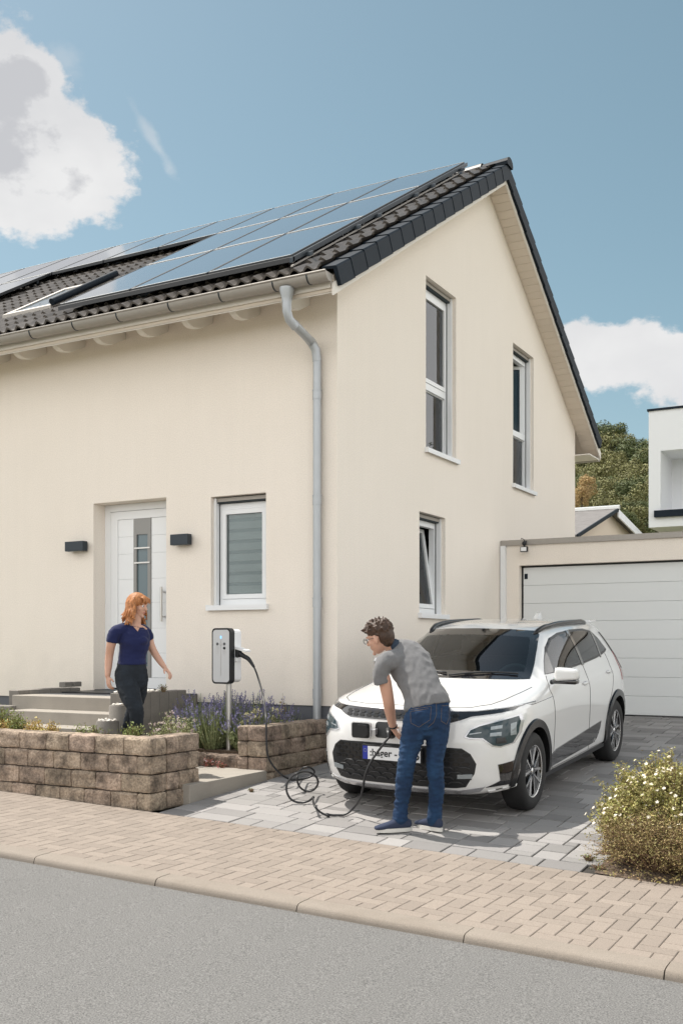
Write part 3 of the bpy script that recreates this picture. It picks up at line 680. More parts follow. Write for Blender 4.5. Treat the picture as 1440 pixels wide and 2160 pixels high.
for r_, (s0, s1) in enumerate(SR):
    for (xa, xb) in (((-3.6, -.16), (-10.2, -6.9)) if r_ < 2 else ((-10.2, -.16),)):
        for s in (s0 + .3, s1 - .3):
            m_ = MB(); rbox(m_, xa, xb, s - .02, s + .02, .365, .41); m_.build('rail', MT['pv_rail'], rk)
            x = xb - .25
            while x > xa:
                m_ = MB(); rbox(m_, x - .02, x + .02, s - .06, s + .01, .22, .365); m_.build('roof_hook', MT['steel'], rk); x -= 1.1
m_ = MB(); rbox(m_, CX[0] - .002, CX[0] + .03, -.66, 5.05, .385, .44); m_.build('edge_rail', MT['pv_rail'], rk)
m_ = MB(); rbox(m_, CX[0] + .031, CX[0] + .055, -.70, 4.6, .345, .362); m_.build('conduit', MT['zinc'], rk)
m_ = MB(); rbox(m_, CX[3] + .02, CX[0] + .03, -.64, -.61, .39, .44); m_.build('edge_rail', MT['black'], rk)  # lower rail in black, its colour standing in for the shadow under the panels
# ---------------------------------------------------------------- garage
GY = 5.10
gar = empty('garage', (3, 5.2, .5), 'cream flat roofed garage with wide white sectional door', 'garage')
gdl, gdt = .285, 2.72; GX1 = 6.4; gdr = 5.7
m_ = MB(); wall_grid(m_, lambda u_, v: (u_, GY, v), .003, GX1, .40, lambda u_: 3.03, [(gdl, gdr, .40, gdt)], (0, .12, 0))
m_.add([(GX1, GY, .2), (GX1, 11.5, .2), (GX1, 11.5, 3.03), (GX1, GY, 3.03)], [(0, 1, 2, 3)]); m_.add([(.003, 11.5, .2), (GX1, 11.5, .2), (GX1, 11.5, 3.03), (.003, 11.5, 3.03)], [(0, 1, 2, 3)])
m_.build('wall', MT['stucco'], gar)
m_ = MB(); m_.box((-.0 + .004, GY + .01, 3.0), (GX1 - .01, 11.5, 3.04)); m_.build('flat_roof', MT['zinc'], gar)
m_ = MB(); m_.box((.004, GY - .035, 3.025), (3.0, GY + .25, 3.105)); m_.box((3.003, GY - .035, 3.025), (GX1 + .03, GY + .25, 3.105)); m_.build('coping', MT['zinc'], gar)
m_ = MB(); m_.box((.012, GY - .075, .45), (.085, GY - .004, 3.02)); m_.build('downpipe', MT['white'], gar)
gd = MB(); gd.box((gdl, GY + .115, .42), (gdl + .03, GY + .2, gdt - .003)); gd.box((gdl, GY + .115, gdt - .03), (gdr, GY + .2, gdt - .003)); gd.box((gdl + .01, GY + .105, .44), (gdr, GY + .2, .515))
gdo = gd.build('door', MT['black'], gar); m_ = MB(); m_.box((gdl + .03, GY + .125, .5), (gdr, GY + .15, gdt - .03)); m_.build('backing', MT['garagedoor'], gdo)
for i in range(8):
    z0 = .52 + i * .2715; m_ = MB(); m_.box((gdl + .032, GY + .10, z0 + .0012), (gdr - .03, GY + .14, z0 + .2703), bev=.005); m_.build('door_section', MT['garagedoor'], gdo)
m_ = MB(); m_.box((gdl + .05, GY + .094, gdt - .20), (gdl + .10, GY + .099, gdt - .12)); m_.build('badge', MT['verge'], gdo)
m_ = MB(); lp = on(1105, 1158, 1, GY - .12); fl = empty('floodlight', (lp.x, GY, lp.z), 'small dark floodlight with motion sensor above the garage door', 'floodlight')
m_.box((lp.x - .055, GY - .15, lp.z - .045), (lp.x + .055, GY - .10, lp.z + .035), bev=.005); m_.build('housing', MT['black'], fl)
m_ = MB(); m_.box((lp.x - .042, GY - .156, lp.z - .033), (lp.x + .042, GY - .151, lp.z + .025)); m_.build('lens', MT['white'], fl)
m_ = MB(); m_.tube([(lp.x, GY - .12, lp.z + .04), (lp.x, GY - .08, lp.z + .09), (lp.x, GY - .036, lp.z + .12)], .014, 8); m_.ell((lp.x - .01, GY - .10, lp.z + .085), .034); m_.build('sensor', MT['black'], fl, smooth=True)
m_ = MB(); m_.tube([(lp.x - .01, GY - .08, lp.z + .12), (lp.x - .03, GY - .05, lp.z + .15), (lp.x - .07, GY - .04, lp.z + .17), (lp.x - .10, GY + .02, lp.z + .165)], .006, 6); m_.build('cable', MT['black'], fl, smooth=True)
# ---------------------------------------------------------------- far buildings
def onY(px, py, y): return on(px, py, 1, y)
m_ = MB(); YB = 21.0
p = lambda px, py: onY(px, py, YB)
X0 = p(1367, 900).x; X1 = X0 + 9; ZT = p(1367, 868).z; ZB = p(1367, 1113).z
xi0 = p(1392, 950).x; zi1 = p(1392, 951).z; zi0 = p(1392, 1084).z
MT['whitewall'] = mat('white_render', (.80, .81, .83), .9, bump=.1, bscale=50)
vb = empty('modern_house', (X0 + 4, YB + 3, 0), 'white cubic modern house with projecting upper box and recessed balcony', 'house')
wall_grid(m_, lambda u_, v: (u_, YB, v), X0, X1, ZB, lambda u_: ZT, [(xi0, X1 - 1, zi0, zi1)], (0, 1.6, 0))
m_.add([(xi0, YB + 1.6, zi0), (X1 - 1, YB + 1.6, zi0), (X1 - 1, YB + 1.6, zi1), (xi0, YB + 1.6, zi1)], [(0, 1, 2, 3)])
m_.add([(X0, YB, ZB), (X0, YB + 8, ZB), (X0, YB + 8, ZT), (X0, YB, ZT)], [(0, 1, 2, 3)]); m_.add([(X0, YB, ZB), (X1, YB, ZB), (X1, YB + 8, ZB), (X0, YB + 8, ZB)], [(0, 1, 2, 3)])
m_.add([(X0, YB, ZT), (X1, YB, ZT), (X1, YB + 8, ZT), (X0, YB + 8, ZT)], [(0, 1, 2, 3)])
m_.add([(X1, YB, ZB), (X1, YB + 8, ZB), (X1, YB + 8, ZT), (X1, YB, ZT)], [(0, 1, 2, 3)])
m_.build('wall', MT['whitewall'], vb)
m_ = MB(); m_.box((X0 - .04, YB - .05, ZT + .002), (X1 + .04, YB + 8, ZT + .06)); m_.build('coping', MT['verge'], vb)
m_ = MB(); q0 = p(1380, 1092); q1 = p(1380, 1078); m_.box((q0.x, YB - .12, q0.z), (X1 - .5, YB - .004, q1.z)); m_.build('balcony_band', MT['verge'], vb)
m_ = MB(); m_.box((X0 + 1.0, YB + 1.2, -1), (X1, YB + 7.5, ZB - .002)); m_.build('ground_floor', MT['plinth'], vb)
YS = 27.0
rp = onY(1300, 1073, YS); XA = rp.x; MT['greytile'] = mat('grey_roof', (.19, .18, .175), .85, spec=.2, grain=.15, gscale=4)
pf_ = on(1214, 1128, 0, XA); pb_ = on(1352, 1126, 0, XA)
sh = empty('small_house', (XA - 4, YS, 0), 'small cream house with grey gabled roof behind the garage', 'house')
ga, gb = rp.lerp(pf_, .9), rp.lerp(pb_, .9); dn = Vector((0, 0, -.12))
m_ = MB(); m_.prism([(XA - .3, ga.y, -1), (XA - .3, gb.y, -1), Vector((XA - .3, gb.y, gb.z)) + dn, Vector((XA - .3, rp.y, rp.z)) + dn, Vector((XA - .3, ga.y, ga.z)) + dn], (-8, 0, 0))
m_.build('wall', mat('peach_render', (.74, .64, .53), .9), sh)
for q_ in (pf_, pb_):
    m_ = MB(); m_.prism([rp, q_, q_ + Vector((0, 0, -.10)), rp + Vector((0, 0, -.10))], (-8.6, 0, 0)); m_.build('roof', MT['greytile'], sh)
m_ = MB(); m_.prism([rp + Vector((.02, 0, -.02)), pb_ + Vector((.02, 0, -.02)), pb_ + Vector((.02, 0, -.30)), rp + Vector((.02, 0, -.30))], (.05, 0, 0)); m_.build('barge_board', MT['whitewall'], sh)
m_ = MB(); m_.prism([rp + Vector((.02, 0, .02)), pf_ + Vector((.02, 0, .02)), pf_ + Vector((.02, 0, -.10)), rp + Vector((.02, 0, -.10))], (.05, 0, 0)); m_.build('verge', MT['verge'], sh)
m_ = MB(); m_.tube([rp + Vector((.1, 0, .04)), rp + Vector((-8.6, 0, .04))], .09, 6); m_.build('ridge', MT['pv_frame'], sh)
ap = onY(1250, 1105, YS - 1.5)
m_ = MB(); m_.tube([(ap.x, YS - 1.5, ap.z - 1.2), (ap.x, YS - 1.5, ap.z)], .035, 6); m_.box((ap.x - .35, YS - 1.6, ap.z), (ap.x + .1, YS - 1.4, ap.z + .09)); tag(m_.build('street_lamp', MT['pv_frame'], org=(ap.x, YS - 1.5, 0)), 'thin pale lamp post in front of the small grey roofed house', 'street lamp')
# wooded hill
def hz_(x, y): return -.5 + 15.5 / (1 + math.exp(-(y - 66) / 9.0)) + 2.0 * noise.noise(Vector((x * .03, y * .03, 2)))
hill = sheet('hill', lin(-70, 130, 30), lin(38, 170, 22), hz_, mat('forest_floor', (.05, .07, .03), .95, grain=.3, gscale=.5))
def leafmat(name, c, v=.3, hue=.03):
    m = mat(name, c, .7, vary=v, hue=hue); return m
MT['leafA'] = leafmat('leaf_dark', (.085, .105, .035)); MT['leafB'] = leafmat('leaf_olive', (.17, .165, .06)); MT['leafC'] = leafmat('leaf_dry', (.42, .29, .13))
MT['bark'] = mat('bark', (.10, .07, .05), .95)
def crown(seed, n=3600, sz=.34, rx=3.2, rz=3.4, lobes=16):
    r = random.Random(seed); mb = MB(); L = []
    for _ in range(lobes):
        a = r.uniform(0, 6.28); h = r.uniform(-.55, .8); q = math.sqrt(max(0, 1 - h * h)) * r.uniform(.35, .75)
        L.append((Vector((math.cos(a) * q * rx, math.sin(a) * q * rx, h * rz)), r.uniform(.32, .5) * rx))
    for i in range(n):
        c, rad = L[r.randrange(lobes)]; d = Vector((r.gauss(0, 1), r.gauss(0, 1), r.gauss(0, 1))).normalized()
        p = c + d * rad * r.uniform(.72, 1.04) ; nrm = (d + Vector((r.uniform(-.8, .8), r.uniform(-.8, .8), r.uniform(-.5, .9)))).normalized()
        a = nrm.orthogonal().normalized(); b = nrm.cross(a); s = sz * r.uniform(.5, 1.2); t = r.uniform(0, 6.28)
        a, b = a * math.cos(t) + b * math.sin(t), b * math.cos(t) - a * math.sin(t)
        mb.add([p - a * s * .6, p - b * s * .35, p + a * s * .6, p + b * s * .35], [(0, 1, 2, 3)])
    return mb
crs = []
for sd in range(4):
    me = crown(50 + sd).mesh('crown'); crs.append(me)
tmb = MB(); tmb.tube([(0, 0, -3), (.1, 0, -1), (0, .1, 1.2)], [.3, .22, .1], 8); tmb.tube([(0, 0, -1), (1.2, .3, .8)], [.14, .05], 6); tmb.tube([(0, 0, -.6), (-1.1, -.4, 1.0)], [.13, .05], 6)
trunkme = tmb.fixed('trunk'); trunkme.materials.append(MT['bark'])
crm = {}
for k_, m_n in (('A', 'leafA'), ('B', 'leafB'), ('C', 'leafC')):
    for i, me in enumerate(crs):
        c = me.copy(); c.materials.append(MT[m_n]); crm[k_, i] = c
def tree(x, y, z, s, kind, lab, grp, sx=1, ex=None):
    o = empty('tree', (x, y, z - 2.2 * s), lab, 'tree', grp)
    for nm, me in (('trunk', trunkme), ('crown', crm[kind, R.randrange(4)])):
        c = bpy.data.objects.new(nm, me); COL.objects.link(c); c.parent = o; c.location = (0, 0, 2.2 * s); c.scale = (s * sx, s * sx, s); c.rotation_euler = (0, 0, R.uniform(0, 6.28) if nm == 'crown' else 0)
RT_ = random.Random(5)
tl = [(1290, 928, 92, .46, 'A', 'dark round tree standing highest on the hill above the roof corner'),
      (1264, 930, 90, .42, 'A', 'dark tree at the hill top touching the roof corner'),
      (1322, 948, 90, .36, 'B', 'smaller olive tree on the skyline right of the highest dark tree'),
      (1362, 945, 92, .26, 'A', 'small dark tree on the skyline beside the white house')]
for px, py, k, s, kd, lab in tl:
    q = at(px, py, k); tree(q.x, q.y, q.z, s, kd, lab, 'trees on the hill')
q = at(1238, 1030, 52); tree(q.x, q.y, q.z, .17, 'C', 'yellow brown dry tree low on the hill beside the house wall', 'trees on the hill')
q = at(1226, 1052, 52); tree(q.x, q.y, q.z, .16, 'C', 'second, lower part-dry tree beside the yellow brown one', 'trees on the hill')
for row, (py, k) in enumerate([(966, 84), (984, 80), (1002, 76), (1020, 72), (1038, 68), (1056, 64), (1074, 60), (1092, 57), (1110, 54)]):
    for px in range(1196 + (row % 2) * 14, 1500, 29):
        q = at(px + RT_.uniform(-8, 8), py + RT_.uniform(-6, 6), k + RT_.uniform(-2, 2))
        tree(q.x, q.y, q.z, k / 84 * RT_.uniform(.34, .50), RT_.choice('AABB'), 'dense green tree on the wooded hill slope', 'trees massed on the hill slope')
fm = MB()
for i in range(34):
    x = RT_.uniform(-50, 110); y = RT_.uniform(62, 110); d_ = Vector((x, y, hz_(x, y))) - CAM; px = 720 + F_PX * d_.dot(RT) / d_.dot(FWD)
    if 1150 < px < 1560: continue
    me = crs[i % 4]; M4 = Matrix.Translation((x, y, hz_(x, y) + 3)) @ Matrix.Scale(RT_.uniform(.9, 1.5), 4)
    fm.add([M4 @ v.co for v in me.vertices], [tuple(f.vertices) for f in me.polygons])
tag(fm.build('far_wood', MT['leafA']), kind='stuff', label='far off green wood covering the rest of the hill', cat='wood')
# ---------------------------------------------------------------- walls of split stone
def stone_mesh(L, D, H, seed, faces='fb'):
    """rough split block, centred in x and y, base at 0"""
    r = random.Random(seed); bm = bmesh.new(); bmesh.ops.create_cube(bm, size=1)
    bmesh.ops.subdivide_edges(bm, edges=bm.edges[:], cuts=7, use_grid_fill=True)
    off = Vector((r.uniform(0, 50), r.uniform(0, 50), r.uniform(0, 50)))
    e = .13
    for v in bm.verts:
        x, y, z = v.co * 2
        def rd(a, l): # chamfer towards the block edge
            return a
        n_ = max(abs(x), abs(y), abs(z)); q = Vector((x * L / 2, y * D / 2, z * H / 2))
        # rounding of the edges
        R_ = .014; inner = Vector((max(-L / 2 + R_, min(L / 2 - R_, q.x)), max(-D / 2 + R_, min(D / 2 - R_, q.y)), max(-H / 2 + R_, min(H / 2 - R_, q.z))))
        d = q - inner
        if d.length > 1e-6: q = inner + d.normalized() * min(d.length, R_)
        nn = noise.noise(q * 10 + off) * .012 + noise.noise(q * 26 + off) * .009
        out = Vector((0, 1 if y > 0 else -1, 0)) if abs(y) > .98 else (Vector((1 if x > 0 else -1, 0, 0)) if abs(x) > .98 and 'x' in faces else None)
        if out is not None and abs(z) < .98: q += out * (nn + .004)
        elif abs(z) > .98: q.z += nn * .3
        v.co = q + Vector((0, 0, H / 2))
    me = bpy.data.meshes.new('stone'); bm.to_mesh(me); bm.free(); me.materials.append(MT['stone'])
    me.polygons.foreach_set('use_smooth', [True] * len(me.polygons)); me.set_sharp_from_angle(angle=math.radians(42)); return me
STM = {}
def stone(L, D, H, k):
    key = (round(L, 3), round(D, 3), k)
    if key not in STM: STM[key] = stone_mesh(L, D, H, hash(key) & 0xffff, 'xf')
    return STM[key]
def stone_wall(name, lab, runs, courses, H, ztop, base, core):
    """runs: list of (start, unit dir, length, thickness); stones laid along each"""
    o = empty('stone_wall', base, lab, 'stone wall', 'split stone garden walls')
    mb = MB(); [mb.box(*c) for c in core]; mb.build('wall_core', MT['joint_dark'], o)
    rr = random.Random(len(runs) * 7 + courses)
    for c in range(courses):
        z = ztop - (c + 1) * H
        for ri, (st, dr, ln, th) in enumerate(runs):
            a = (c % 2) * .16 if ri == 0 else (0 if c % 2 else .0); s = 0.0; lens = []
            full = ln
            first = (.16 + rr.uniform(-.02, .02)) if (c + ri) % 2 else (.31 + rr.uniform(-.02, .02))
            while s < full - .02:
                l = min(first if not lens else rr.uniform(.27, .335), full - s)
                if full - s - l < .09: l = full - s
                lens.append(l); m = Vector(st) + Vector(dr) * (s + l / 2)
                if inframe((m.x, m.y, z), 400):
                    ang = math.atan2(dr[1], dr[0]) + (math.pi if rr.random() < .5 else 0)
                    M4 = Matrix.Translation((m.x, m.y, z + .003)) @ Matrix.Rotation(ang + rr.uniform(-.012, .012), 4, 'Z')
                    inst('stone', stone(round(l - .0035, 3), th, H - .004, rr.randrange(3)), o, M4)
                s += l
    return o
HC = .1575; zt1 = .722
stone_wall('w', 'long brown split stone wall along the pavement in front of the steps',
           [((-.155, -2.85, 0), (-1, 0, 0), 4.4, .21), ((-.26, -2.735, 0), (0, 1, 0), .46, .21)], 4, HC, zt1, (-2, -2.85, .1),
           [((-4.5, -2.93, -.2), (-.18, -2.77, zt1 - .02)), ((-.34, -2.93, -.2), (-.18, -2.3, zt1 - .02))])
stone_wall('w', 'brown split stone wall between the lavender bed and the driveway beside the white car',
           [((-.185, -1.30, 0), (0, 1, 0), 1.27, .21), ((-.295, -1.195, 0), (-1, 0, 0), .12, .21)], 4, .153, .712, (-.18, -.7, .2),
           [((-.27, -1.27, -.1), (-.11, -.02, .69)), ((-.39, -1.27, -.1), (-.11, -1.12, .69))])
stone_wall('w', 'low one course stone edging in front of the lavender behind the concrete slab',
           [((-.42, -1.16, 0), (-1, 0, 0), 1.1, .20)], 2, .150, .405, (-.9, -1.16, .25),
           [((-1.5, -1.22, -.1), (-.42, -1.09, .385))])
# ---------------------------------------------------------------- entrance: slab, path, steps, landing, palisades
tag(MB().box((-4.6, -2.76, -.2), (-.30, -2.30, .62)).build('planting_soil', MT['soil']), kind='structure')
tag(MB().box((-1.60, -1.10, -.2), (-.28, -.001, .43)).build('flower_bed', MT['soil']), kind='structure')
sp = empty('entrance_path', (-.7, -1.8, .2), 'pale concrete slabs of the entrance path stepping up from the driveway', 'path')
MB().box((-.66, -2.52, .0), (-.078, -1.275, .283), bev=.006).build('slab', MT['slab'], sp)
MB().box((-1.25, -2.44, .0), (-.668, -1.255, .281), bev=.006).build('slab', MT['slab'], sp)
MB().box((-1.90, -2.33, .0), (-1.256, -1.1, .355), bev=.006).build('slab', MT['slab'], sp)
stp = empty('entrance_steps', (-2.6, -1.9, .3), 'grey concrete block steps with landing leading up to the white door', 'steps')
for (x0, x1, y0, y1, z) in ((-3.42, -1.875, -1.40, -1.06, .953), (-3.13, -1.70, -1.72, -1.404, .808), (-3.20, -1.57, -2.04, -1.724, .676), (-3.20, -1.92, -2.33, -2.044, .53)):
    MB().box((x0, y0, z - (.5 if z < .6 else .45)), (x1, y1, z), bev=.006).build('step_block', MT['slab'] if z > .5 else MT['slab'], stp)
tt = MB().box((-3.42, -1.056, .3), (-1.875, -.004, .93)); tt.build('landing_base', MT['concrete'], stp)
for i in range(4):
    for j in range(3):
        MB().box((-3.415 + i * .385, -1.05 + j * .35, .931), (-3.415 + i * .385 + .38, -1.05 + j * .35 + .345, .949 + R.uniform(-.001, .001))).build('terrace_tile', MT['terrace'], stp)
def palis(name, lab, blocks, base, cat='edging blocks', rounded=.007):
    o = empty(name, base, lab, cat)
    for b in blocks:
        MB().box(b[0], b[1], bev=rounded).build('palisade_block', MT['concrete'], o)
    return o
palis('palisade_row', 'upright grey concrete edging blocks along the left side of the landing',
      [((-3.575, -1.30 + i * .168, .4), (-3.425, -1.30 + i * .168 + .164, 1.003 + R.uniform(-.004, .004))) for i in range(6)], (-3.5, -.8, .4))
palis('palisade_row', 'lower grey edging blocks beside the second step behind the green shrub',
      [((-3.95 + i * .20, -1.50, .3), (-3.95 + i * .20 + .195, -1.34, .835)) for i in range(3)], (-3.7, -1.4, .3))
palis('palisade_row', 'upright grey edging blocks right of the landing topped with white pebbles',
      [((-1.872, -1.52 + i * .158, .3), (-1.72, -1.52 + i * .158 + .153, 1.012 + R.uniform(-.004, .004))) for i in range(7)], (-1.8, -1, .3))
def column(x, y, z, w_, lab):
    o = empty('planter_column', (x, y, .3), lab, 'concrete column', 'round topped planter columns')
    mb = MB(); pts = []
    for i in range(16):
        a = 2 * math.pi * i / 16; c, s = math.cos(a), math.sin(a); pts.append((x + w_ * math.copysign(abs(c) ** .55, c), y + w_ * 1.1 * math.copysign(abs(s) ** .55, s)))
    rim = lambda f, zz: [(x + (p[0] - x) * f, y + (p[1] - y) * f, zz) for p in pts]
    rings = [rim(1, .2), rim(1, z - .012), rim(.94, z), rim(.80, z), rim(.76, z - .03)]
    vs = [q for r_ in rings for q in r_]; fs = [(i * 16 + j, i * 16 + (j + 1) % 16, (i + 1) * 16 + (j + 1) % 16, (i + 1) * 16 + j) for i in range(4) for j in range(16)] + [tuple(64 + j for j in range(16))]
    mb.add(vs, fs); mb.build('column_body', MT['concrete'], o, autos=35)
    pb = MB(); r = random.Random(int(z * 100))
    for _ in range(22): pb.ell((x + r.uniform(-.7, .7) * w_, y + r.uniform(-.7, .7) * w_, z - .002 + r.uniform(0, .014)), (r.uniform(.010, .019), r.uniform(.010, .018), r.uniform(.006, .012)), 7, 5)
    tag(pb.build('pebbles', MT['white_wood'], o, smooth=True), kind='stuff')
column(-1.575, -1.70, .905, .095, 'taller grey planter column with white pebbles beside the steps')
column(-1.455, -2.03, .772, .090, 'shorter grey planter column with white pebbles nearest the front wall')
pb = MB(); r = random.Random(3)
for _ in range(60):
    pb.ell((-1.796 + r.uniform(-.06, .06), r.uniform(-1.50, -.75), 1.014 + r.uniform(0, .010)), (r.uniform(.012, .026), r.uniform(.012, .024), r.uniform(.008, .016)), 7, 5)
tag(pb.build('pebbles', MT['white_wood'], smooth=True), 'white pebbles strewn on top of the right edging blocks', 'pebbles', kind='stuff')
for i, (x0, x1) in enumerate(((-3.56, -3.46), (-3.545, -3.465))):
    y0 = -.52 + i * .16
    tag(MB().box((x0, y0, 1.01), (x1, y0 + .13, 1.07), bev=.006).build('loose_brick', MT['concrete'], org=(x0, y0, 1.01)), ['lighter loose grey brick lying on the left edging, nearer one', 'darker loose grey brick lying on the left edging against the wall'][i], 'brick')
q = on(548, 1519, 1, -.16); q2 = on(628, 1520, 1, -.16)
tag(MB().box((q.x, -.22, q.z - .05), (q2.x, -.10, q.z), bev=.003).build('drain_channel', MT['pv_frame'], org=(q.x, -.2, q.z)), 'pale metal channel lying at the foot of the grey plinth', 'drain channel')
# ---------------------------------------------------------------- planting
MT['lavleaf'] = leafmat('lavender_leaf', (.22, .25, .12), .35, .05); MT['lavflower'] = leafmat('lavender_flower', (.20, .185, .32), .35, .05)
MT['ore_leaf'] = leafmat('oregano_leaf', (.36, .38, .20), .3, .05); MT['ore_flower'] = leafmat('oregano_flower', (.62, .50, .50), .2, .03)
MT['yelflower'] = leafmat('yellow_flower', (.66, .60, .34), .2, .03); MT['shrub'] = leafmat('shrub_leaf', (.20, .23, .07), .35, .05)
MT['shrub_gold'] = leafmat('golden_leaf', (.48, .36, .12), .35, .06); MT['pot_leaf'] = leafmat('potentilla_leaf', (.33, .30, .105), .4, .06)
MT['pot_brown'] = leafmat('dry_leaf', (.30, .235, .10), .4, .06); MT['pot_flower'] = leafmat('white_petal', (.80, .74, .62), .15, .02); MT['twig'] = mat('twig', (.16, .10, .06), .9)
MT['red_leaf'] = leafmat('red_leaf', (.38, .12, .10), .35, .05)
def leafquad(mb, p, d, s, r, asp=.45):
    a = d.normalized(); b = a.orthogonal().normalized(); t = r.uniform(0, 6.28); b = b * math.cos(t) + a.cross(b) * math.sin(t)
    mb.add([p, p + a * s * .5 + b * s * asp * .5, p + a * s, p + a * s * .5 - b * s * asp * .5], [(0, 1, 2, 3)])
def lavender(x, y, z, h, rad, n, lab, seed, grp='lavender plants in the bed'):
    r = random.Random(seed); o = empty('lavender', (x, y, z), lab, 'lavender', grp); lf_, fl_ = MB(), MB()
    for i in range(n):
        a = r.uniform(0, 6.28); q = math.sqrt(r.random()) * rad; lean = Vector((math.cos(a), math.sin(a), 0)) * q
        hh = h * r.uniform(.62, 1.06) * (1 - .25 * q / rad); b0 = Vector((x, y, z)) + lean * .45; tp = Vector((x, y, z)) + lean * 1.25 + Vector((r.uniform(-.02, .02), r.uniform(-.02, .02), hh))
        dr_ = (tp - b0); w_ = Vector((math.cos(a + 1.57), math.sin(a + 1.57), 0)) * .0028
        lf_.add([b0 - w_, b0 + w_, tp + w_ * .6, tp - w_ * .6], [(0, 1, 2, 3)])
        for k in range(9):
            t = r.uniform(.05, .78); p = b0 + dr_ * t; leafquad(lf_, p, Vector((r.gauss(0, .6), r.gauss(0, .6), 1)), r.uniform(.022, .05), r, .26)
        if r.random() < .42:
            L = r.uniform(.035, .075); dn = dr_.normalized()
            for k in range(int(L / .007)):
                p = tp - dn * L * .5 + dn * k * .009
                for _ in range(2): leafquad(fl_, p, Vector((r.gauss(0, 1), r.gauss(0, 1), .7)), r.uniform(.011, .017), r, .8)
    tag(lf_.build('foliage', MT['lavleaf'], o), kind='stuff'); tag(fl_.build('flowers', MT['lavflower'], o), kind='stuff')
names = ['behind the charging post', 'left of the charging post', 'at the left end beside the edging blocks', 'in the middle of the bed near the wall', 'right of the charging post', 'half hidden at the back of the bed', 'at the front edge above the low stones', 'beside the pale oregano', 'at the right end near the yellow flowers', 'in front of the plinth', 'tallest, against the cream wall', 'front right behind the stone wall corner']
lp_ = [(-.60, -.78), (-.86, -.80), (-1.33, -.72), (-1.08, -.50), (-.50, -.50), (-.82, -.36), (-.93, -1.00), (-1.17, -.96), (-.40, -.75), (-.55, -.28), (-1.22, -.34), (-.52, -1.00)]
for i, ((x, y), nm) in enumerate(zip(lp_, names)):
    lavender(x, y, .42, (.54 if y > -.9 else .46) * (1.10 if x < -.8 else .88), .21, 170, 'purple lavender plant ' + nm, 100 + i)
def clump(name, x, y, z, rx, rz, n, leaf, ls, lm, fm, nf, fs, lab, cat, seed, up=.8, grp=None):
    r = random.Random(seed); o = empty(name, (x, y, z), lab, cat, grp); lf_, fl_, tw = MB(), MB(), MB()
    ns = 26; tips = []
    for i in range(ns):
        a = r.uniform(0, 6.28); q = math.sqrt(r.random()); tp = Vector((x + math.cos(a) * q * rx, y + math.sin(a) * q * rx, z + rz * r.uniform(.55, 1.0) * (1 - .35 * q * q))); b0 = Vector((x + math.cos(a) * q * rx * .3, y + math.sin(a) * q * rx * .3, z))
        tips.append((b0, tp)); tw.tube([b0, b0.lerp(tp, .5) + Vector((0, 0, .02)), tp], [.004, .003, .0015], 4, caps=False)
    for i in range(n):
        b0, tp = tips[r.randrange(ns)]; t = r.uniform(.15, 1.03); p = b0.lerp(tp, t) + Vector((r.gauss(0, 1), r.gauss(0, 1), r.gauss(0, .7))) * .022 * (1 + rx * 2)
        leafquad(lf_, p, Vector((r.gauss(0, 1), r.gauss(0, 1), up)), ls * r.uniform(.6, 1.3), r, .5)
    for i in range(nf):
        b0, tp = tips[r.randrange(ns)]; c = tp + Vector((r.gauss(0, .02), r.gauss(0, .02), r.uniform(-.01, .03)))
        for k in range(7): leafquad(fl_, c + Vector((r.gauss(0, 1), r.gauss(0, 1), r.gauss(0, .8))) * fs * .35, Vector((r.gauss(0, 1), r.gauss(0, 1), 1)), fs * .8, r, .9)
    tw.build('stems', MT['twig'], o).__setitem__('kind', 'stuff'); tag(lf_.build('foliage', lm, o), kind='stuff')
    if nf: tag(fl_.build('flowers', fm, o), kind='stuff')
    return o
def onp(px, py, y): return on(px, py, 1, y)
for i, (px, py, y, rx, rz, lab) in enumerate([(352, 1560, -1.55, .16, .40, 'pale oregano with pink white heads behind the woman'), (388, 1560, -1.25, .17, .34, 'pale green oregano between the lavender and the pink heads'), (325, 1562, -2.0, .09, .20, 'small oregano sprig at the walking woman\'s leg')]):
    q = onp(px, py, y); clump('oregano', q.x, y, min(q.z, .45), rx, rz, 1900, 1, .020, MT['ore_leaf'], MT['ore_flower'], 22, .022, lab, 'plant', 31 + i)
for i, (px, y, rx, rz, lab) in enumerate([(545, -.72, .10, .46, 'pale yellow flowering plant between lavender and stone wall'), (578, -.60, .10, .40, 'low pale yellow plant in front of the grey plinth'), (525, -.95, .09, .34, 'yellow green plant at the stone wall corner')]):
    q = onp(px, 1520, y); clump('yellow_flower_plant', q.x, y, .44, rx, rz, 500, 1, .022, MT['ore_leaf'], MT['yelflower'], 26, .030, lab, 'plant', 41 + i)
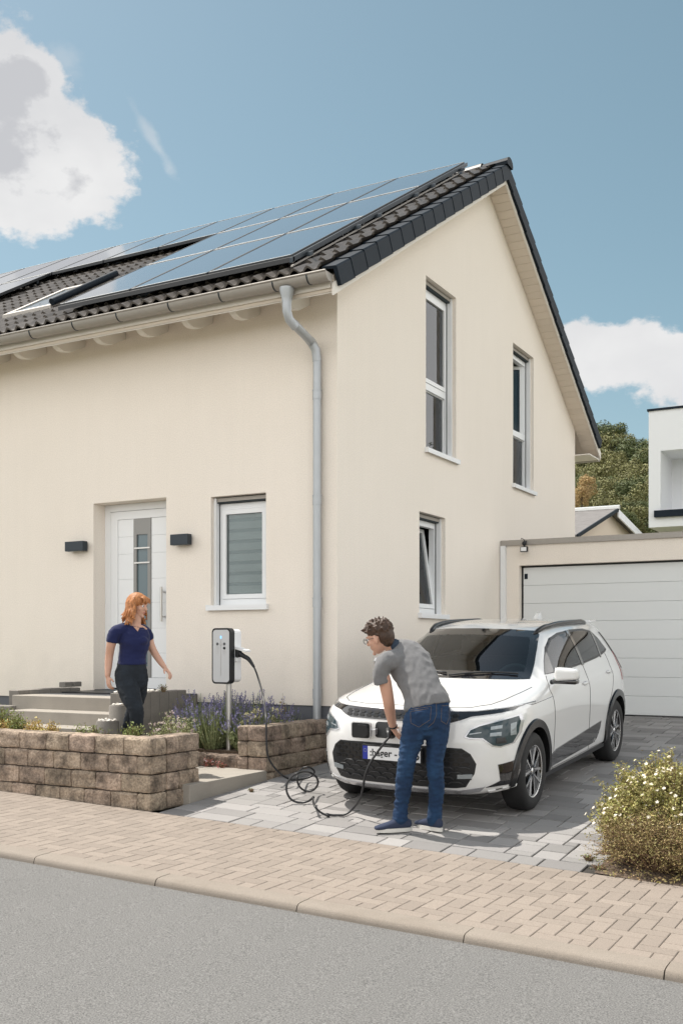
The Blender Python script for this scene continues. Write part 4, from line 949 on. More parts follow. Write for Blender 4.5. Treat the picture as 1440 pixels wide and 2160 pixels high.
for i, (px, y, rx, z0, rz, m, nn, lab) in enumerate([(8, -2.56, .10, .60, .40, 'shrub', 1500, 'green leafy shrub on the stone wall at the picture edge'), (38, -2.60, .09, .60, .30, 'shrub', 1200, 'green shrub sprigs reaching over the second step'),
        (70, -2.58, .10, .60, .21, 'shrub_gold', 1300, 'golden orange shrub behind the wall beside the green one'), (108, -2.58, .07, .60, .19, 'shrub_gold', 700, 'small golden sprig right of the bigger golden shrub'),
        (10, -2.66, .10, .60, .20, 'shrub_gold', 900, 'low golden foliage below the green shrub'),
        (172, -2.58, .06, .60, .19, 'shrub', 420, 'small green sprig in front of the lowest visible step'), (200, -2.58, .05, .60, .20, 'shrub', 340, 'second small green sprig left of the planter columns'),
        (222, -2.60, .04, .62, .13, 'shrub', 120, 'tiny green sprig below the shorter planter column'), (284, -2.58, .09, .60, .22, 'shrub', 900, 'light green plant on the wall in front of the woman'),
        (262, -2.60, .06, .60, .17, 'shrub', 200, 'low light green leaves at the woman\'s ankle'), (318, -2.58, .05, .60, .17, 'ore_leaf', 200, 'pale leaves just right of the woman\'s leg')]):
    q = onp(px, 1520, y); clump('shrub', q.x, y, z0, rx, rz, nn, 1, .022, MT[m], MT[m], 0, .02, lab, 'shrub', 60 + i, up=1.2)
clump('red_sedum', on(438, 1607, 1, -1.30).x, -1.30, .283, .05, .075, 90, 1, .022, MT['red_leaf'], MT['ore_flower'], 8, .014, 'red leaved sedum with pink flowers at the low stone edging', 'plant', 80)
clump('red_sedum', on(468, 1611, 1, -1.31).x, -1.31, .283, .05, .05, 70, 1, .022, MT['red_leaf'], MT['red_leaf'], 0, .014, 'bright red weed sprouting from the slab joint', 'plant', 81)
for i, (px, py, lab) in enumerate([(485, 1665, 'tiny weed in a joint beside the concrete slab'), (530, 1670, 'tiny weed in the driveway left of the cable'), (1262, 1836, 'small green weed between driveway and pavement'), (1240, 1815, 'second small weed left of the flowering bush')]):
    p_ = Z0 = None
    z = .1
    for _ in range(12):
        p_ = on(px, py, 2, z); z = drive(p_.x, p_.y)
    clump('weed', p_.x, p_.y, z - .005, .035 if i < 2 else .06, .03 if i < 2 else .05, 40 if i < 2 else 90, 1, .014, MT['shrub'], MT['shrub'], 0, .01, lab, 'weed', 90 + i)
clump('succulent', on(352, 1455, 1, -1.0).x, -1.05, 1.012, .06, .10, 60, 1, .018, MT['lavleaf'], MT['lavleaf'], 0, .01, 'small dark plant growing on the right edging blocks', 'plant', 95)
q = on(597, 1500, 1, -.35); clump('dry_flower', q.x, -.35, .43, .05, .62, 30, 1, .012, MT['pot_brown'], MT['pot_brown'], 5, .02, 'thin dried flower stalk in front of the plinth', 'plant', 96)
# big potentilla on the right
def bush(cx, cy, z0, rx, ry, rz, nb, nl, nf, lm, seed, lab, ls=.017):
    r = random.Random(seed); o = empty('flowering_shrub', (cx, cy, z0), lab, 'shrub', 'shrubs in the planting bed'); lf_, fl_, tw = MB(), MB(), MB(); tips = []
    for i in range(nb):
        a = r.uniform(0, 6.28); h = r.uniform(-.02, 1); q = math.sqrt(max(0, 1 - h * h)) * r.uniform(.8, 1.08)
        lump = 1 + .22 * noise.noise(Vector((math.cos(a) * 2, math.sin(a) * 2, h * 2 + seed)))
        tp = Vector((cx + math.cos(a) * q * rx * lump, cy + math.sin(a) * q * ry * lump, z0 + max(.05, h * rz * lump + .06)))
        b0 = Vector((cx + math.cos(a) * .08, cy + math.sin(a) * .08, z0)); md = b0.lerp(tp, .55) + Vector((0, 0, .06 + r.uniform(-.04, .06)))
        tw.tube([b0, md, tp], [.005, .0035, .0015], 4, caps=False); tips.append((md, tp))
        for _ in range(2):
            t2 = md.lerp(tp, r.uniform(.2, .7)); e = t2 + Vector((r.gauss(0, .07), r.gauss(0, .07), r.uniform(.0, .12))); tw.tube([t2, e], [.002, .001], 3, caps=False); tips.append((t2, e))
    for i in range(nl):
        b0, tp = tips[r.randrange(len(tips))]; t = r.uniform(-.1, 1.02); p = b0.lerp(tp, t) + Vector((r.gauss(0, 1), r.gauss(0, 1), r.gauss(0, 1))) * .017
        leafquad(lf_, p, Vector((r.gauss(0, 1), r.gauss(0, 1), .6)), ls * r.uniform(.6, 1.4), r, .5)
    for i in range(nf):
        b0, tp = tips[r.randrange(len(tips))]
        if tp.z < z0 + .25 * rz: continue
        c = tp + Vector((0, 0, .008)); nrm = (Vector((tp.x - cx, tp.y - cy, .3)).normalized() + Vector((r.gauss(0, .4), r.gauss(0, .4), .5))).normalized(); u_ = nrm.orthogonal().normalized(); v_ = nrm.cross(u_)
        for k in range(5):
            a = k * 1.2566 + r.random() * .2; d = u_ * math.cos(a) + v_ * math.sin(a); e_ = nrm.cross(d); s = .0125
            fl_.add([c, c + d * s * .7 + e_ * s * .42 + nrm * .003, c + d * s * 1.15 + nrm * .002, c + d * s * .7 - e_ * s * .42 + nrm * .003], [(0, 1, 2, 3)])
    tag(tw.build('branches', MT['twig'], o), kind='stuff'); tag(lf_.build('foliage', lm, o), kind='stuff')
    if nf: tag(fl_.build('flowers', MT['pot_flower'], o), kind='stuff')
bush(on(1412, 1800, 1, -2.2).x, -2.15, .0, .58, .62, .62, 320, 56000, 800, MT['pot_leaf'], 5, 'tall bush with small white flowers beside the driveway', ls=.020)
bush(3.97, -2.66, -.03, .44, .32, .33, 220, 19000, 0, MT['pot_brown'], 9, 'low brownish bush without flowers in front of the flowering one', ls=.013)
bush(4.50, -2.72, -.05, .46, .30, .32, 180, 22000, 14, MT['pot_brown'], 12, 'low brown bush spreading along the pavement edge to the right', ls=.013)
mb = MB(); r = random.Random(77)
for i in range(1500):
    x = r.uniform(3.58, 5.2); y = r.uniform(-3.02, -2.4) + (.0 if x > 3.7 else .1); leafquad(mb, Vector((x, y, zs(x) + r.uniform(.012, .03))), Vector((r.gauss(0, 1), r.gauss(0, 1), r.uniform(0, .4))), r.uniform(.012, .03), r, .5)
tag(mb.build('leaf_litter', MT['pot_brown']), kind='stuff', label='dry fallen leaves under the bushes at the pavement edge', cat='leaves')
# ---------------------------------------------------------------- charging station
CY = -1.14
def cpx(px, py, y=CY): p = on(px, py, 1, y); return p.x, p.z
x0, zt_ = cpx(447, 1325); x1, zb_ = cpx(486, 1443)
ch = empty('charging_station', ((x0 + x1) / 2, -1.0, .42), 'white and black car charging box on a steel post in the lavender bed', 'charging station')
def rrect(xa, xb, za, zb, r, n=6):
    pts = []
    for cx, cz, a0 in ((xb - r, zb - r, 0), (xa + r, zb - r, 90), (xa + r, za + r, 180), (xb - r, za + r, 270)):
        for j in range(n + 1): a = math.radians(a0 + 90 * j / n); pts.append((cx + r * math.cos(a), cz + r * math.sin(a)))
    return pts
def rslab(mb, pts, y0, y1, mi=0): mb.prism([(x, y0, z) for x, z in pts], (0, y1 - y0, 0), mi)
m_ = MB(); rslab(m_, rrect(x0, x1, zb_, zt_, .045), CY, CY + .075); m_.build('front_rim', MT['black'], ch, autos=40)
m_ = MB(); rslab(m_, rrect(x0 + .016, x1 - .014, zb_ + .018, zt_ - .018, .034), CY - .003, CY + .002); MT['panel'] = mat('panel_grey', (.56, .57, .58), .35); pnl = m_.build('front_panel', MT['panel'], ch, autos=40)
m_ = MB(); rslab(m_, rrect(x0 + .012, x1 - .004, zb_ + .015, zt_ - .01, .045), CY + .0751, CY + .20); m_.build('housing', MT['white'], ch, autos=40)
xm = (x0 + x1) / 2; H_ = zt_ - zb_
m_ = MB(); m_.box((xm - .0015, CY - .0045, zb_ + H_ * .14), (xm + .0015, CY - .003, zt_ - H_ * .20)); m_.build('status_line', MT['steel'], pnl)
m_ = MB(); m_.box((xm - .008, CY - .0048, zt_ - H_ * .19), (xm + .008, CY - .003, zt_ - H_ * .14)); m_.build('status_light', mat('blue_led', (.2, .5, .8), .4, emit=(.25, .6, 1, .9)), pnl)
def disc(mb, x, z, r, y): mb.prism([(x + r * math.cos(a), y, z + r * math.sin(a)) for a in [2 * math.pi * i / 14 for i in range(14)]], (0, .0018, 0))
def ring(mb, x, z, r, y):
    n = 14; o_ = [(x + r * math.cos(a), y, z + r * math.sin(a)) for a in [2 * math.pi * i / n for i in range(n)]]; i_ = [(x + r * .82 * math.cos(a), y, z + r * .82 * math.sin(a)) for a in [2 * math.pi * i / n for i in range(n)]]
    mb.add(o_ + i_, [(j, (j + 1) % n, n + (j + 1) % n, n + j) for j in range(n)])
for dx, fz, dark in ((-.043, .285, 1), (.043, .285, 1), (0, .285, 0), (-.043, .36, 0), (.043, .36, 1), (-.043, .43, 0), (.043, .43, 0)):
    m_ = MB(); zz_ = zt_ - H_ * fz
    if dark: disc(m_, xm + dx, zz_, .0145, CY - .0052)
    else: ring(m_, xm + dx, zz_, .0145, CY - .0045)
    m_.build('symbol', MT['black'] if dark else MT['steel'], pnl)
    if dark and fz < .3:
        m_ = MB(); ring(m_, xm + dx, zz_, .007, CY - .0056); m_.build('symbol_mark', MT['white'], pnl)
m_ = MB(); m_.tube([(xm + .02, CY + .11, .25), (xm + .02, CY + .11, zb_ + .03)], .029, 18); m_.build('post', MT['steel'], ch, autos=40)
# flap and socket on the right side
zs_ = cpx(500, 1375)[1]
m_ = MB(); m_.box((x1 - .004, CY + .085, zs_ - .055), (x1 + .03, CY + .17, zs_ + .03), bev=.008); m_.build('socket', MT['black'], ch)
m_ = MB(); m_.prism([(x1 - .004, CY + .08, zs_ + .055), (x1 - .004, CY + .08, zs_ + .028), (x1 + .125, CY + .08, zs_ - .002), (x1 + .13, CY + .08, zs_ + .016)], (0, .10, 0)); m_.build('flap', MT['white'], ch)
m_ = MB(); m_.box((x1 - .003, CY + .082, zs_ - .10), (x1 + .022, CY + .16, zs_ - .062), bev=.005); m_.build('catch', MT['white'], ch)
# ---------------------------------------------------------------- the white car
from mathutils.geometry import delaunay_2d_cdt, intersect_point_tri_2d
CX0 = 1.78
gxc = (drive(CX0 + .8, 0) - drive(CX0 - .8, 0)) / 1.6; gyc = (drive(CX0, 1.36) - drive(CX0, -1.36)) / 2.72
z0c = (drive(CX0 + .8, 1.36) + drive(CX0 - .8, 1.36) + drive(CX0 + .8, -1.36) + drive(CX0 - .8, -1.36)) / 4
car = empty('parked_car', (CX0, 0, z0c), 'white electric crossover car parked on the driveway with its nose to the street', 'car')
_az = Vector((-gxc, -gyc, 1)).normalized(); _ax = (Vector((1, 0, gxc)) - _az * _az.dot(Vector((1, 0, gxc)))).normalized(); _ay = _az.cross(_ax)
CARM = Matrix.Translation((CX0, 0, z0c)) @ Matrix((_ax, _ay, _az)).transposed().to_4x4()
car.matrix_world = CARM; ORG[car.name] = Vector((0, 0, 0))
def toCar(p): return CARM.inverted() @ Vector(p)
MT['paint'] = mat('white_car_paint', (.70, .70, .695), .22, coat=1, back=(.03, .03, .03))
MT['cglass'] = glassmat('car_glass', (.45, .58, .60), refl=1.68, trans=.85); MT['sglass'] = glassmat('car_side_glass', (.25, .30, .31), refl=1.5, trans=.8)
MT['chrome'] = mat('chrome', (.75, .75, .77), .15, metal=1); MT['tyre'] = mat('tyre_rubber', (.018, .018, .019), .75, bump=.2, bscale=60, obj=True)
MT['alloy'] = mat('alloy', (.70, .70, .71), .25, metal=.8); MT['silver'] = mat('silver_trim', (.55, .55, .57), .25, metal=.7)
MT['lens'] = mat('headlight_glass', (.035, .055, .065), .10, spec=.5); MT['lensbright'] = mat('lamp_reflector', (.30, .33, .35), .25, metal=.4)
MT['archblack'] = mat('arch_black', (.010, .010, .011), .22)
MT['seat'] = mat('seat_fabric', (.08, .085, .09), .9); MT['dash'] = mat('dashboard', (.17, .18, .18), .8)
JB = [ # half rings, front centre -> flank -> rear centre
 [(0,-2.09,.20),(.35,-2.08,.20),(.60,-2.01,.20),(.76,-1.86,.205),(.83,-1.68,.21),(.85,-1.36,.22),(.85,-.95,.22),(.85,-.3,.22),(.85,.4,.22),(.85,.95,.22),(.85,1.36,.23),(.83,1.75,.25),(.74,1.98,.27),(.42,2.09,.28),(0,2.11,.28)],
 [(0,-2.185,.27),(.36,-2.17,.27),(.64,-2.085,.27),(.80,-1.92,.275),(.87,-1.70,.28),(.885,-1.36,.28),(.885,-.95,.265),(.885,-.3,.265),(.885,.4,.265),(.885,.95,.27),(.89,1.36,.29),(.875,1.75,.33),(.79,2.02,.35),(.45,2.15,.35),(0,2.175,.35)],
 [(0,-2.215,.42),(.36,-2.20,.42),(.655,-2.11,.42),(.82,-1.94,.43),(.89,-1.71,.44),(.905,-1.36,.46),(.895,-.95,.43),(.885,-.3,.43),(.885,.4,.43),(.892,.95,.45),(.908,1.36,.48),(.895,1.75,.50),(.81,2.04,.50),(.46,2.18,.50),(0,2.205,.50)],
 [(0,-2.225,.60),(.36,-2.205,.60),(.655,-2.115,.60),(.825,-1.94,.61),(.893,-1.71,.62),(.908,-1.36,.64),(.90,-.95,.61),(.892,-.3,.60),(.892,.4,.60),(.900,.95,.63),(.913,1.36,.66),(.90,1.75,.68),(.815,2.045,.68),(.46,2.185,.68),(0,2.21,.68)],
 [(0,-2.205,.78),(.36,-2.185,.78),(.65,-2.09,.78),(.825,-1.905,.78),(.892,-1.69,.79),(.908,-1.36,.80),(.905,-.95,.80),(.90,-.3,.80),(.90,.4,.81),(.905,.95,.83),(.912,1.36,.85),(.895,1.75,.86),(.805,2.04,.86),(.46,2.18,.86),(0,2.205,.86)],
 [(0,-2.15,.895),(.36,-2.125,.895),(.64,-2.03,.893),(.805,-1.84,.888),(.868,-1.64,.89),(.886,-1.36,.90),(.892,-.95,.915),(.892,-.3,.925),(.892,.4,.94),(.893,.95,.955),(.89,1.36,.97),(.865,1.75,.975),(.775,2.02,.975),(.44,2.16,.975),(0,2.18,.975)],
 [(0,-2.03,.945),(.36,-2.00,.945),(.61,-1.905,.94),(.755,-1.73,.938),(.815,-1.55,.945),(.84,-1.30,.955),(.858,-.92,.975),(.865,-.3,.985),(.865,.4,1.0),(.862,.95,1.015),(.852,1.36,1.035),(.825,1.75,1.05),(.735,1.985,1.05),(.42,2.12,1.05),(0,2.14,1.05)],
 [(0,-1.55,1.015),(.35,-1.535,1.01),(.575,-1.46,1.0),(.69,-1.34,.995),(.745,-1.21,.997),(.785,-1.06,1.005),(.828,-.84,1.025),(.846,-.3,1.035),(.847,.4,1.05),(.843,.95,1.072),(.828,1.36,1.10),(.795,1.74,1.12),(.71,1.95,1.12),(.40,2.05,1.12),(0,2.07,1.12)],
 [(0,-1.14,1.062),(.35,-1.11,1.06),(.56,-1.03,1.055),(.665,-.94,1.055),(.715,-.87,1.058),(.752,-.80,1.062),(.792,-.68,1.072),(.824,-.25,1.08),(.827,.4,1.094),(.82,.95,1.118),(.80,1.36,1.15),(.762,1.71,1.17),(.69,1.93,1.17),(.38,2.05,1.17),(0,2.07,1.17)],
 [(0,-.78,1.275),(.33,-.76,1.272),(.525,-.69,1.268),(.62,-.62,1.265),(.665,-.57,1.265),(.697,-.51,1.265),(.725,-.40,1.27),(.748,-.1,1.285),(.752,.4,1.295),(.742,.95,1.30),(.715,1.36,1.31),(.675,1.74,1.32),(.60,1.90,1.32),(.34,2.0,1.32),(0,2.02,1.32)],
 [(0,-.48,1.43),(.31,-.465,1.428),(.485,-.41,1.42),(.57,-.345,1.42),(.605,-.29,1.42),(.632,-.23,1.42),(.65,-.13,1.425),(.668,.08,1.438),(.672,.4,1.445),(.66,.95,1.44),(.64,1.38,1.43),(.605,1.70,1.425),(.545,1.84,1.42),(.31,1.93,1.42),(0,1.95,1.42)],
 [(0,-.34,1.497),(.30,-.325,1.494),(.455,-.27,1.485),(.53,-.20,1.482),(.56,-.14,1.485),(.58,-.07,1.49),(.592,.02,1.497),(.602,.17,1.507),(.607,.42,1.512),(.595,.95,1.502),(.578,1.38,1.49),(.55,1.66,1.478),(.49,1.79,1.472),(.28,1.87,1.47),(0,1.89,1.47)],
]
T1 = list(zip([0,.22,.34,.38,.39,.39,.39,.39,.39,.38,.37,.35,.31,.18,0],[-.24,-.22,-.13,-.05,.01,.07,.15,.28,.5,.95,1.30,1.54,1.66,1.76,1.79],[1.530,1.530,1.530,1.532,1.535,1.538,1.541,1.545,1.550,1.542,1.526,1.512,1.502,1.496,1.494]))
SP = [None] + [(0, y, z) for y, z in [(-.12,1.540),(-.03,1.545),(.05,1.548),(.12,1.551),(.2,1.554),(.28,1.557),(.4,1.56),(.6,1.56),(.95,1.555),(1.25,1.542),(1.44,1.530),(1.56,1.520),(1.68,1.508)]] + [None]
def car_mesh():
    bm = bmesh.new(); rings = JB + [T1]
    def full(ring): # mirrored closed ring: j0..j14 then back on the other side
        return list(ring) + [(-x, y, z) for x, y, z in ring[-2:0:-1]]
    N_ = 28; V = [[bm.verts.new(p) for p in full(r)] for r in rings]
    for a, b in zip(V, V[1:]):
        for j in range(N_): bm.faces.new((a[j], a[(j + 1) % N_], b[(j + 1) % N_], b[j]))
    def cap(Vr, line):
        sp = [Vr[0]] + [bm.verts.new(p) for p in line[1:-1]] + [Vr[14]]
        for j in range(14):
            for sgn in (0, 1):
                a, b = (Vr[j], Vr[j + 1]) if not sgn else (Vr[(28 - j) % 28], Vr[28 - j - 1])
                f = [a, b, sp[j + 1], sp[j]]; f = [v for i, v in enumerate(f) if v not in f[:i]]
                if len(f) > 2: bm.faces.new(f)
    cap(V[-1], SP); cap(V[0], [(0, p[1] * .93, p[2] - .02) for p in JB[0]])
    bmesh.ops.recalc_face_normals(bm, faces=bm.faces)
    me = bpy.data.meshes.new('body'); bm.to_mesh(me); bm.free()
    o = bpy.data.objects.new('tmp', me); COL.objects.link(o); m = o.modifiers.new('s', 'SUBSURF'); m.levels = 4; m.render_levels = 4
    dg = bpy.context.evaluated_depsgraph_get(); me2 = bpy.data.meshes.new_from_object(o.evaluated_get(dg)); bpy.data.objects.remove(o); return me2
body = car_mesh()
bvh = BVHTree.FromPolygons([v.co.copy() for v in body.vertices], [tuple(p.vertices) for p in body.polygons])
def inpoly(p, poly):
    c = False; n = len(poly); x, y = p
    for i in range(n):
        x1, y1 = poly[i]; x2, y2 = poly[i - 1]
        if (y1 > y) != (y2 > y) and x < (x2 - x1) * (y - y1) / (y2 - y1) + x1: c = not c
    return c
def inset(poly, d):
    n = len(poly); A = sum(poly[i][0] * poly[(i + 1) % n][1] - poly[(i + 1) % n][0] * poly[i][1] for i in range(n)); sg = 1 if A > 0 else -1; out = []
    for i in range(n):
        p0, p1, p2 = Vector(poly[i - 1]), Vector(poly[i]), Vector(poly[(i + 1) % n])
        e1, e2 = (p1 - p0).normalized(), (p2 - p1).normalized(); n1, n2 = Vector((-e1.y, e1.x)) * sg, Vector((-e2.y, e2.x)) * sg
        b = (n1 + n2).normalized(); k = d / max(.35, b.dot(n1)); out.append(tuple(p1 + b * k))
    return out
def smoothpoly(poly, it=2, keep=()):
    for _ in range(it):
        q = []
        for i in range(len(poly)):
            a, b = Vector(poly[i]), Vector(poly[(i + 1) % len(poly)]); q += [tuple(a.lerp(b, .25)), tuple(a.lerp(b, .75))]
        poly = q
    return poly
FR_ = {'front': (Vector((1, 0, 0)), Vector((0, 0, 1)), Vector((0, 1, 0))), 'sideR': (Vector((0, 1, 0)), Vector((0, 0, 1)), Vector((-1, 0, 0))), 'sideL': (Vector((0, 1, 0)), Vector((0, 0, 1)), Vector((1, 0, 0))),
       'top': (Vector((1, 0, 0)), Vector((0, 1, 0)), Vector((0, 0, -1))), 'rear': (Vector((1, 0, 0)), Vector((0, 0, 1)), Vector((0, -1, 0)))}
def cast(fr, u_, v_, off=0.0):
    U, V, D = FR_[fr] if isinstance(fr, str) else fr; o = U * u_ + V * v_ - D * 4
    h = bvh.ray_cast(o, D)
    if h[0] is None: return None, None
    n = h[1]
    if n.dot(D) > 0: n = -n
    return h[0] + n * off, n
def overlay(poly, fr, off, step=.035, inner=None, th=.012):
    """returns (outer MB with rim, inner MB) of the polygon pressed on to the body"""
    def dens(pl):
        q = []
        for i in range(len(pl)):
            a, b = Vector(pl[i]), Vector(pl[(i + 1) % len(pl)]); n = max(1, int((b - a).length / step)); q += [a.lerp(b, k / n) for k in range(n)]
        return q
    pts = dens(poly); edges = [(i, (i + 1) % len(pts)) for i in range(len(pts))]; nb = len(pts)
    if inner:
        ip = dens(inner); edges += [(nb + i, nb + (i + 1) % len(ip)) for i in range(len(ip))]; pts = pts + ip
    xs = [p.x for p in pts]; ys = [p.y for p in pts]; x = min(xs) + step / 2
    while x < max(xs):
        y = min(ys) + step / 2
        while y < max(ys):
            if inpoly((x, y), poly) and min((Vector((x, y)) - p).length for p in pts) > step * .5: pts.append(Vector((x, y)))
            y += step
        x += step
    vo, eo, fo, *_ = delaunay_2d_cdt(pts, edges, [], 0, 1e-5)
    P, Nn = [], []
    for v in vo:
        p, n = cast(fr, v.x, v.y, off)
        P.append(p); Nn.append(n)
    A, B = MB(), MB(); fa, fb = [], []
    for f in fo:
        c = sum((vo[i] for i in f), Vector((0, 0))) / len(f)
        if not inpoly(c, poly) or any(P[i] is None for i in f): continue
        (fb if (inner and inpoly(c, inner)) else fa).append(f)
    def fill(M_, fs):
        ids = sorted({i for f in fs for i in f}); mp = {i: k for k, i in enumerate(ids)}
        M_.add([P[i] for i in ids], [tuple(mp[i] for i in f) for f in fs])
        ec = {}
        for f in fs:
            for a, b in zip(f, f[1:] + type(f)((f[0],)) if isinstance(f, tuple) else f[1:] + [f[0]]): ec.setdefault((min(a, b), max(a, b)), []).append((a, b))
        for k, v in ec.items():
            if len(v) == 1:
                a, b = v[0]; M_.add([P[a], P[b], P[b] - Nn[b] * th, P[a] - Nn[a] * th], [(0, 1, 2, 3)])
    if fa: fill(A, [list(f) for f in fa])
    if fb: fill(B, [list(f) for f in fb])
    return A, B
def mir(poly): return [(-x, y) for x, y in poly][::-1]
WHY, WHZ, AR = 1.36, .334, .392
WS = [(-.70,1.073),(-.35,1.078),(0,1.08),(.35,1.078),(.70,1.073),(.665,1.20),(.625,1.32),(.575,1.435),(.53,1.468),(.30,1.484),(0,1.489),(-.30,1.484),(-.53,1.468),(-.575,1.435),(-.625,1.32),(-.665,1.20)]
SW = [(-.70,1.098),(-.56,1.215),(-.40,1.325),(-.22,1.40),(.02,1.440),(.42,1.455),(.90,1.445),(1.16,1.41),(1.30,1.33),(1.42,1.20),(1.30,1.178),(.90,1.145),(.40,1.122),(-.1,1.108)]
WSi, SWi = inset(WS, .03), inset(SW, .022)
HOOD = [(0,-2.055),(.36,-2.03),(.56,-1.95),(.67,-1.80),(.715,-1.60),(.745,-1.30),(.765,-1.05),(.745,-.93),(.56,-1.10),(0,-1.20)]
HOODP = HOOD[:-1] + [(0, -1.20)] + [(-x, y) for x, y in HOOD[-2:0:-1]]
FD = [(-.83,.275),(.33,.275),(.33,1.12),(-.70,1.085),(-.84,.95),(-.80,.60)]
RD = [(.33,.275),(.92,.275),(.95,.50),(1.06,.72),(1.20,.83),(1.28,1.16),(.33,1.12)]
parts = {'body': [], 'hood': [], 'doorF1': [], 'doorR1': [], 'doorF-1': [], 'doorR-1': []}
body_n = [p.normal.copy() for p in body.polygons]
for p in body.polygons:
    c = p.center; n = p.normal; ax_ = abs(c.x)
    wh = min((c.y - WHY) ** 2, (c.y + WHY) ** 2) + (c.z - WHZ) ** 2
    if wh < AR * AR and ax_ > .60 and c.z < .8: continue
    if c.z > 1.06 and n.y < -.25 and c.y < -.2 and inpoly((c.x, c.z), WSi): continue
    if abs(n.x) > .45 and inpoly((c.y, c.z), SWi) and ax_ > .5: continue
    k = 'body'
    if n.z > .45 and inpoly((c.x, c.y), HOODP) and c.z > .88: k = 'hood'
    elif abs(n.x) > .4 and ax_ > .7:
        s = '1' if c.x > 0 else '-1'
        if inpoly((c.y, c.z), FD): k = 'doorF' + s
        elif inpoly((c.y, c.z), RD): k = 'doorR' + s
    parts[k].append(p.index)
vn = [v.normal.copy() for v in body.vertices]
def submesh(idx, name, m, parent):
    ids = sorted({i for f in idx for i in body.polygons[f].vertices}); mp = {i: k for k, i in enumerate(ids)}
    me = bpy.data.meshes.new(name); me.from_pydata([body.vertices[i].co[:] for i in ids], [], [tuple(mp[i] for i in body.polygons[f].vertices) for f in idx]); me.materials.append(m)
    me.polygons.foreach_set('use_smooth', [True] * len(me.polygons)); me.normals_split_custom_set_from_vertices([vn[i] for i in ids])
    o = bpy.data.objects.new(name, me); COL.objects.link(o); o.parent = parent; ORG[o.name] = Vector((0, 0, 0)); return o
bodyo = submesh(parts['body'], 'body', MT['paint'], car); hood = submesh(parts['hood'], 'hood', MT['paint'], car)
doors = {}
for k in ('doorF1', 'doorR1', 'doorF-1', 'doorR-1'): doors[k] = submesh(parts[k], 'door', MT['paint'], car)
def put(mb, name, m, parent=None, **kw): return mb.build(name, m, parent or car, **kw)
def seam(pts, fr, parent, r=.0032, name='shut_line', m='black', closed=False, off=.0):
    q = []
    P_ = [Vector(p) for p in pts]
    for a, b in zip(P_, P_[1:] + ([P_[0]] if closed else [])):
        n = max(1, int((b - a).length / .03)); q += [cast(fr, *(a.lerp(b, k / n)), off)[0] for k in range(n)]
    if not closed: q.append(cast(fr, *P_[-1], off)[0])
    q = [p for p in q if p is not None]; mb = MB(); mb.tube(q, r, 6, closed=closed); return put(mb, name, MT[m], parent, smooth=True)
seam([(-.765,-1.05)] + [(-x, y) for x, y in HOOD[6:0:-1]] + HOOD[:7], 'top', hood)
for s, k in ((1, 'sideR'), (-1, 'sideL')):
    seam([(-.70,1.085),(-.835,.97),(-.81,.72),(-.83,.45),(-.84,.28)], k, doors['doorF%d' % s])
    seam([(.33,1.115),(.335,.7),(.33,.275)], k, doors['doorR%d' % s]); seam([(1.27,1.17),(1.24,.95),(1.16,.80),(1.02,.64),(.95,.48),(.92,.28)], k, doors['doorR%d' % s])
    seam([(-.84,.275),(.92,.275)], k, doors['doorR%d' % s])
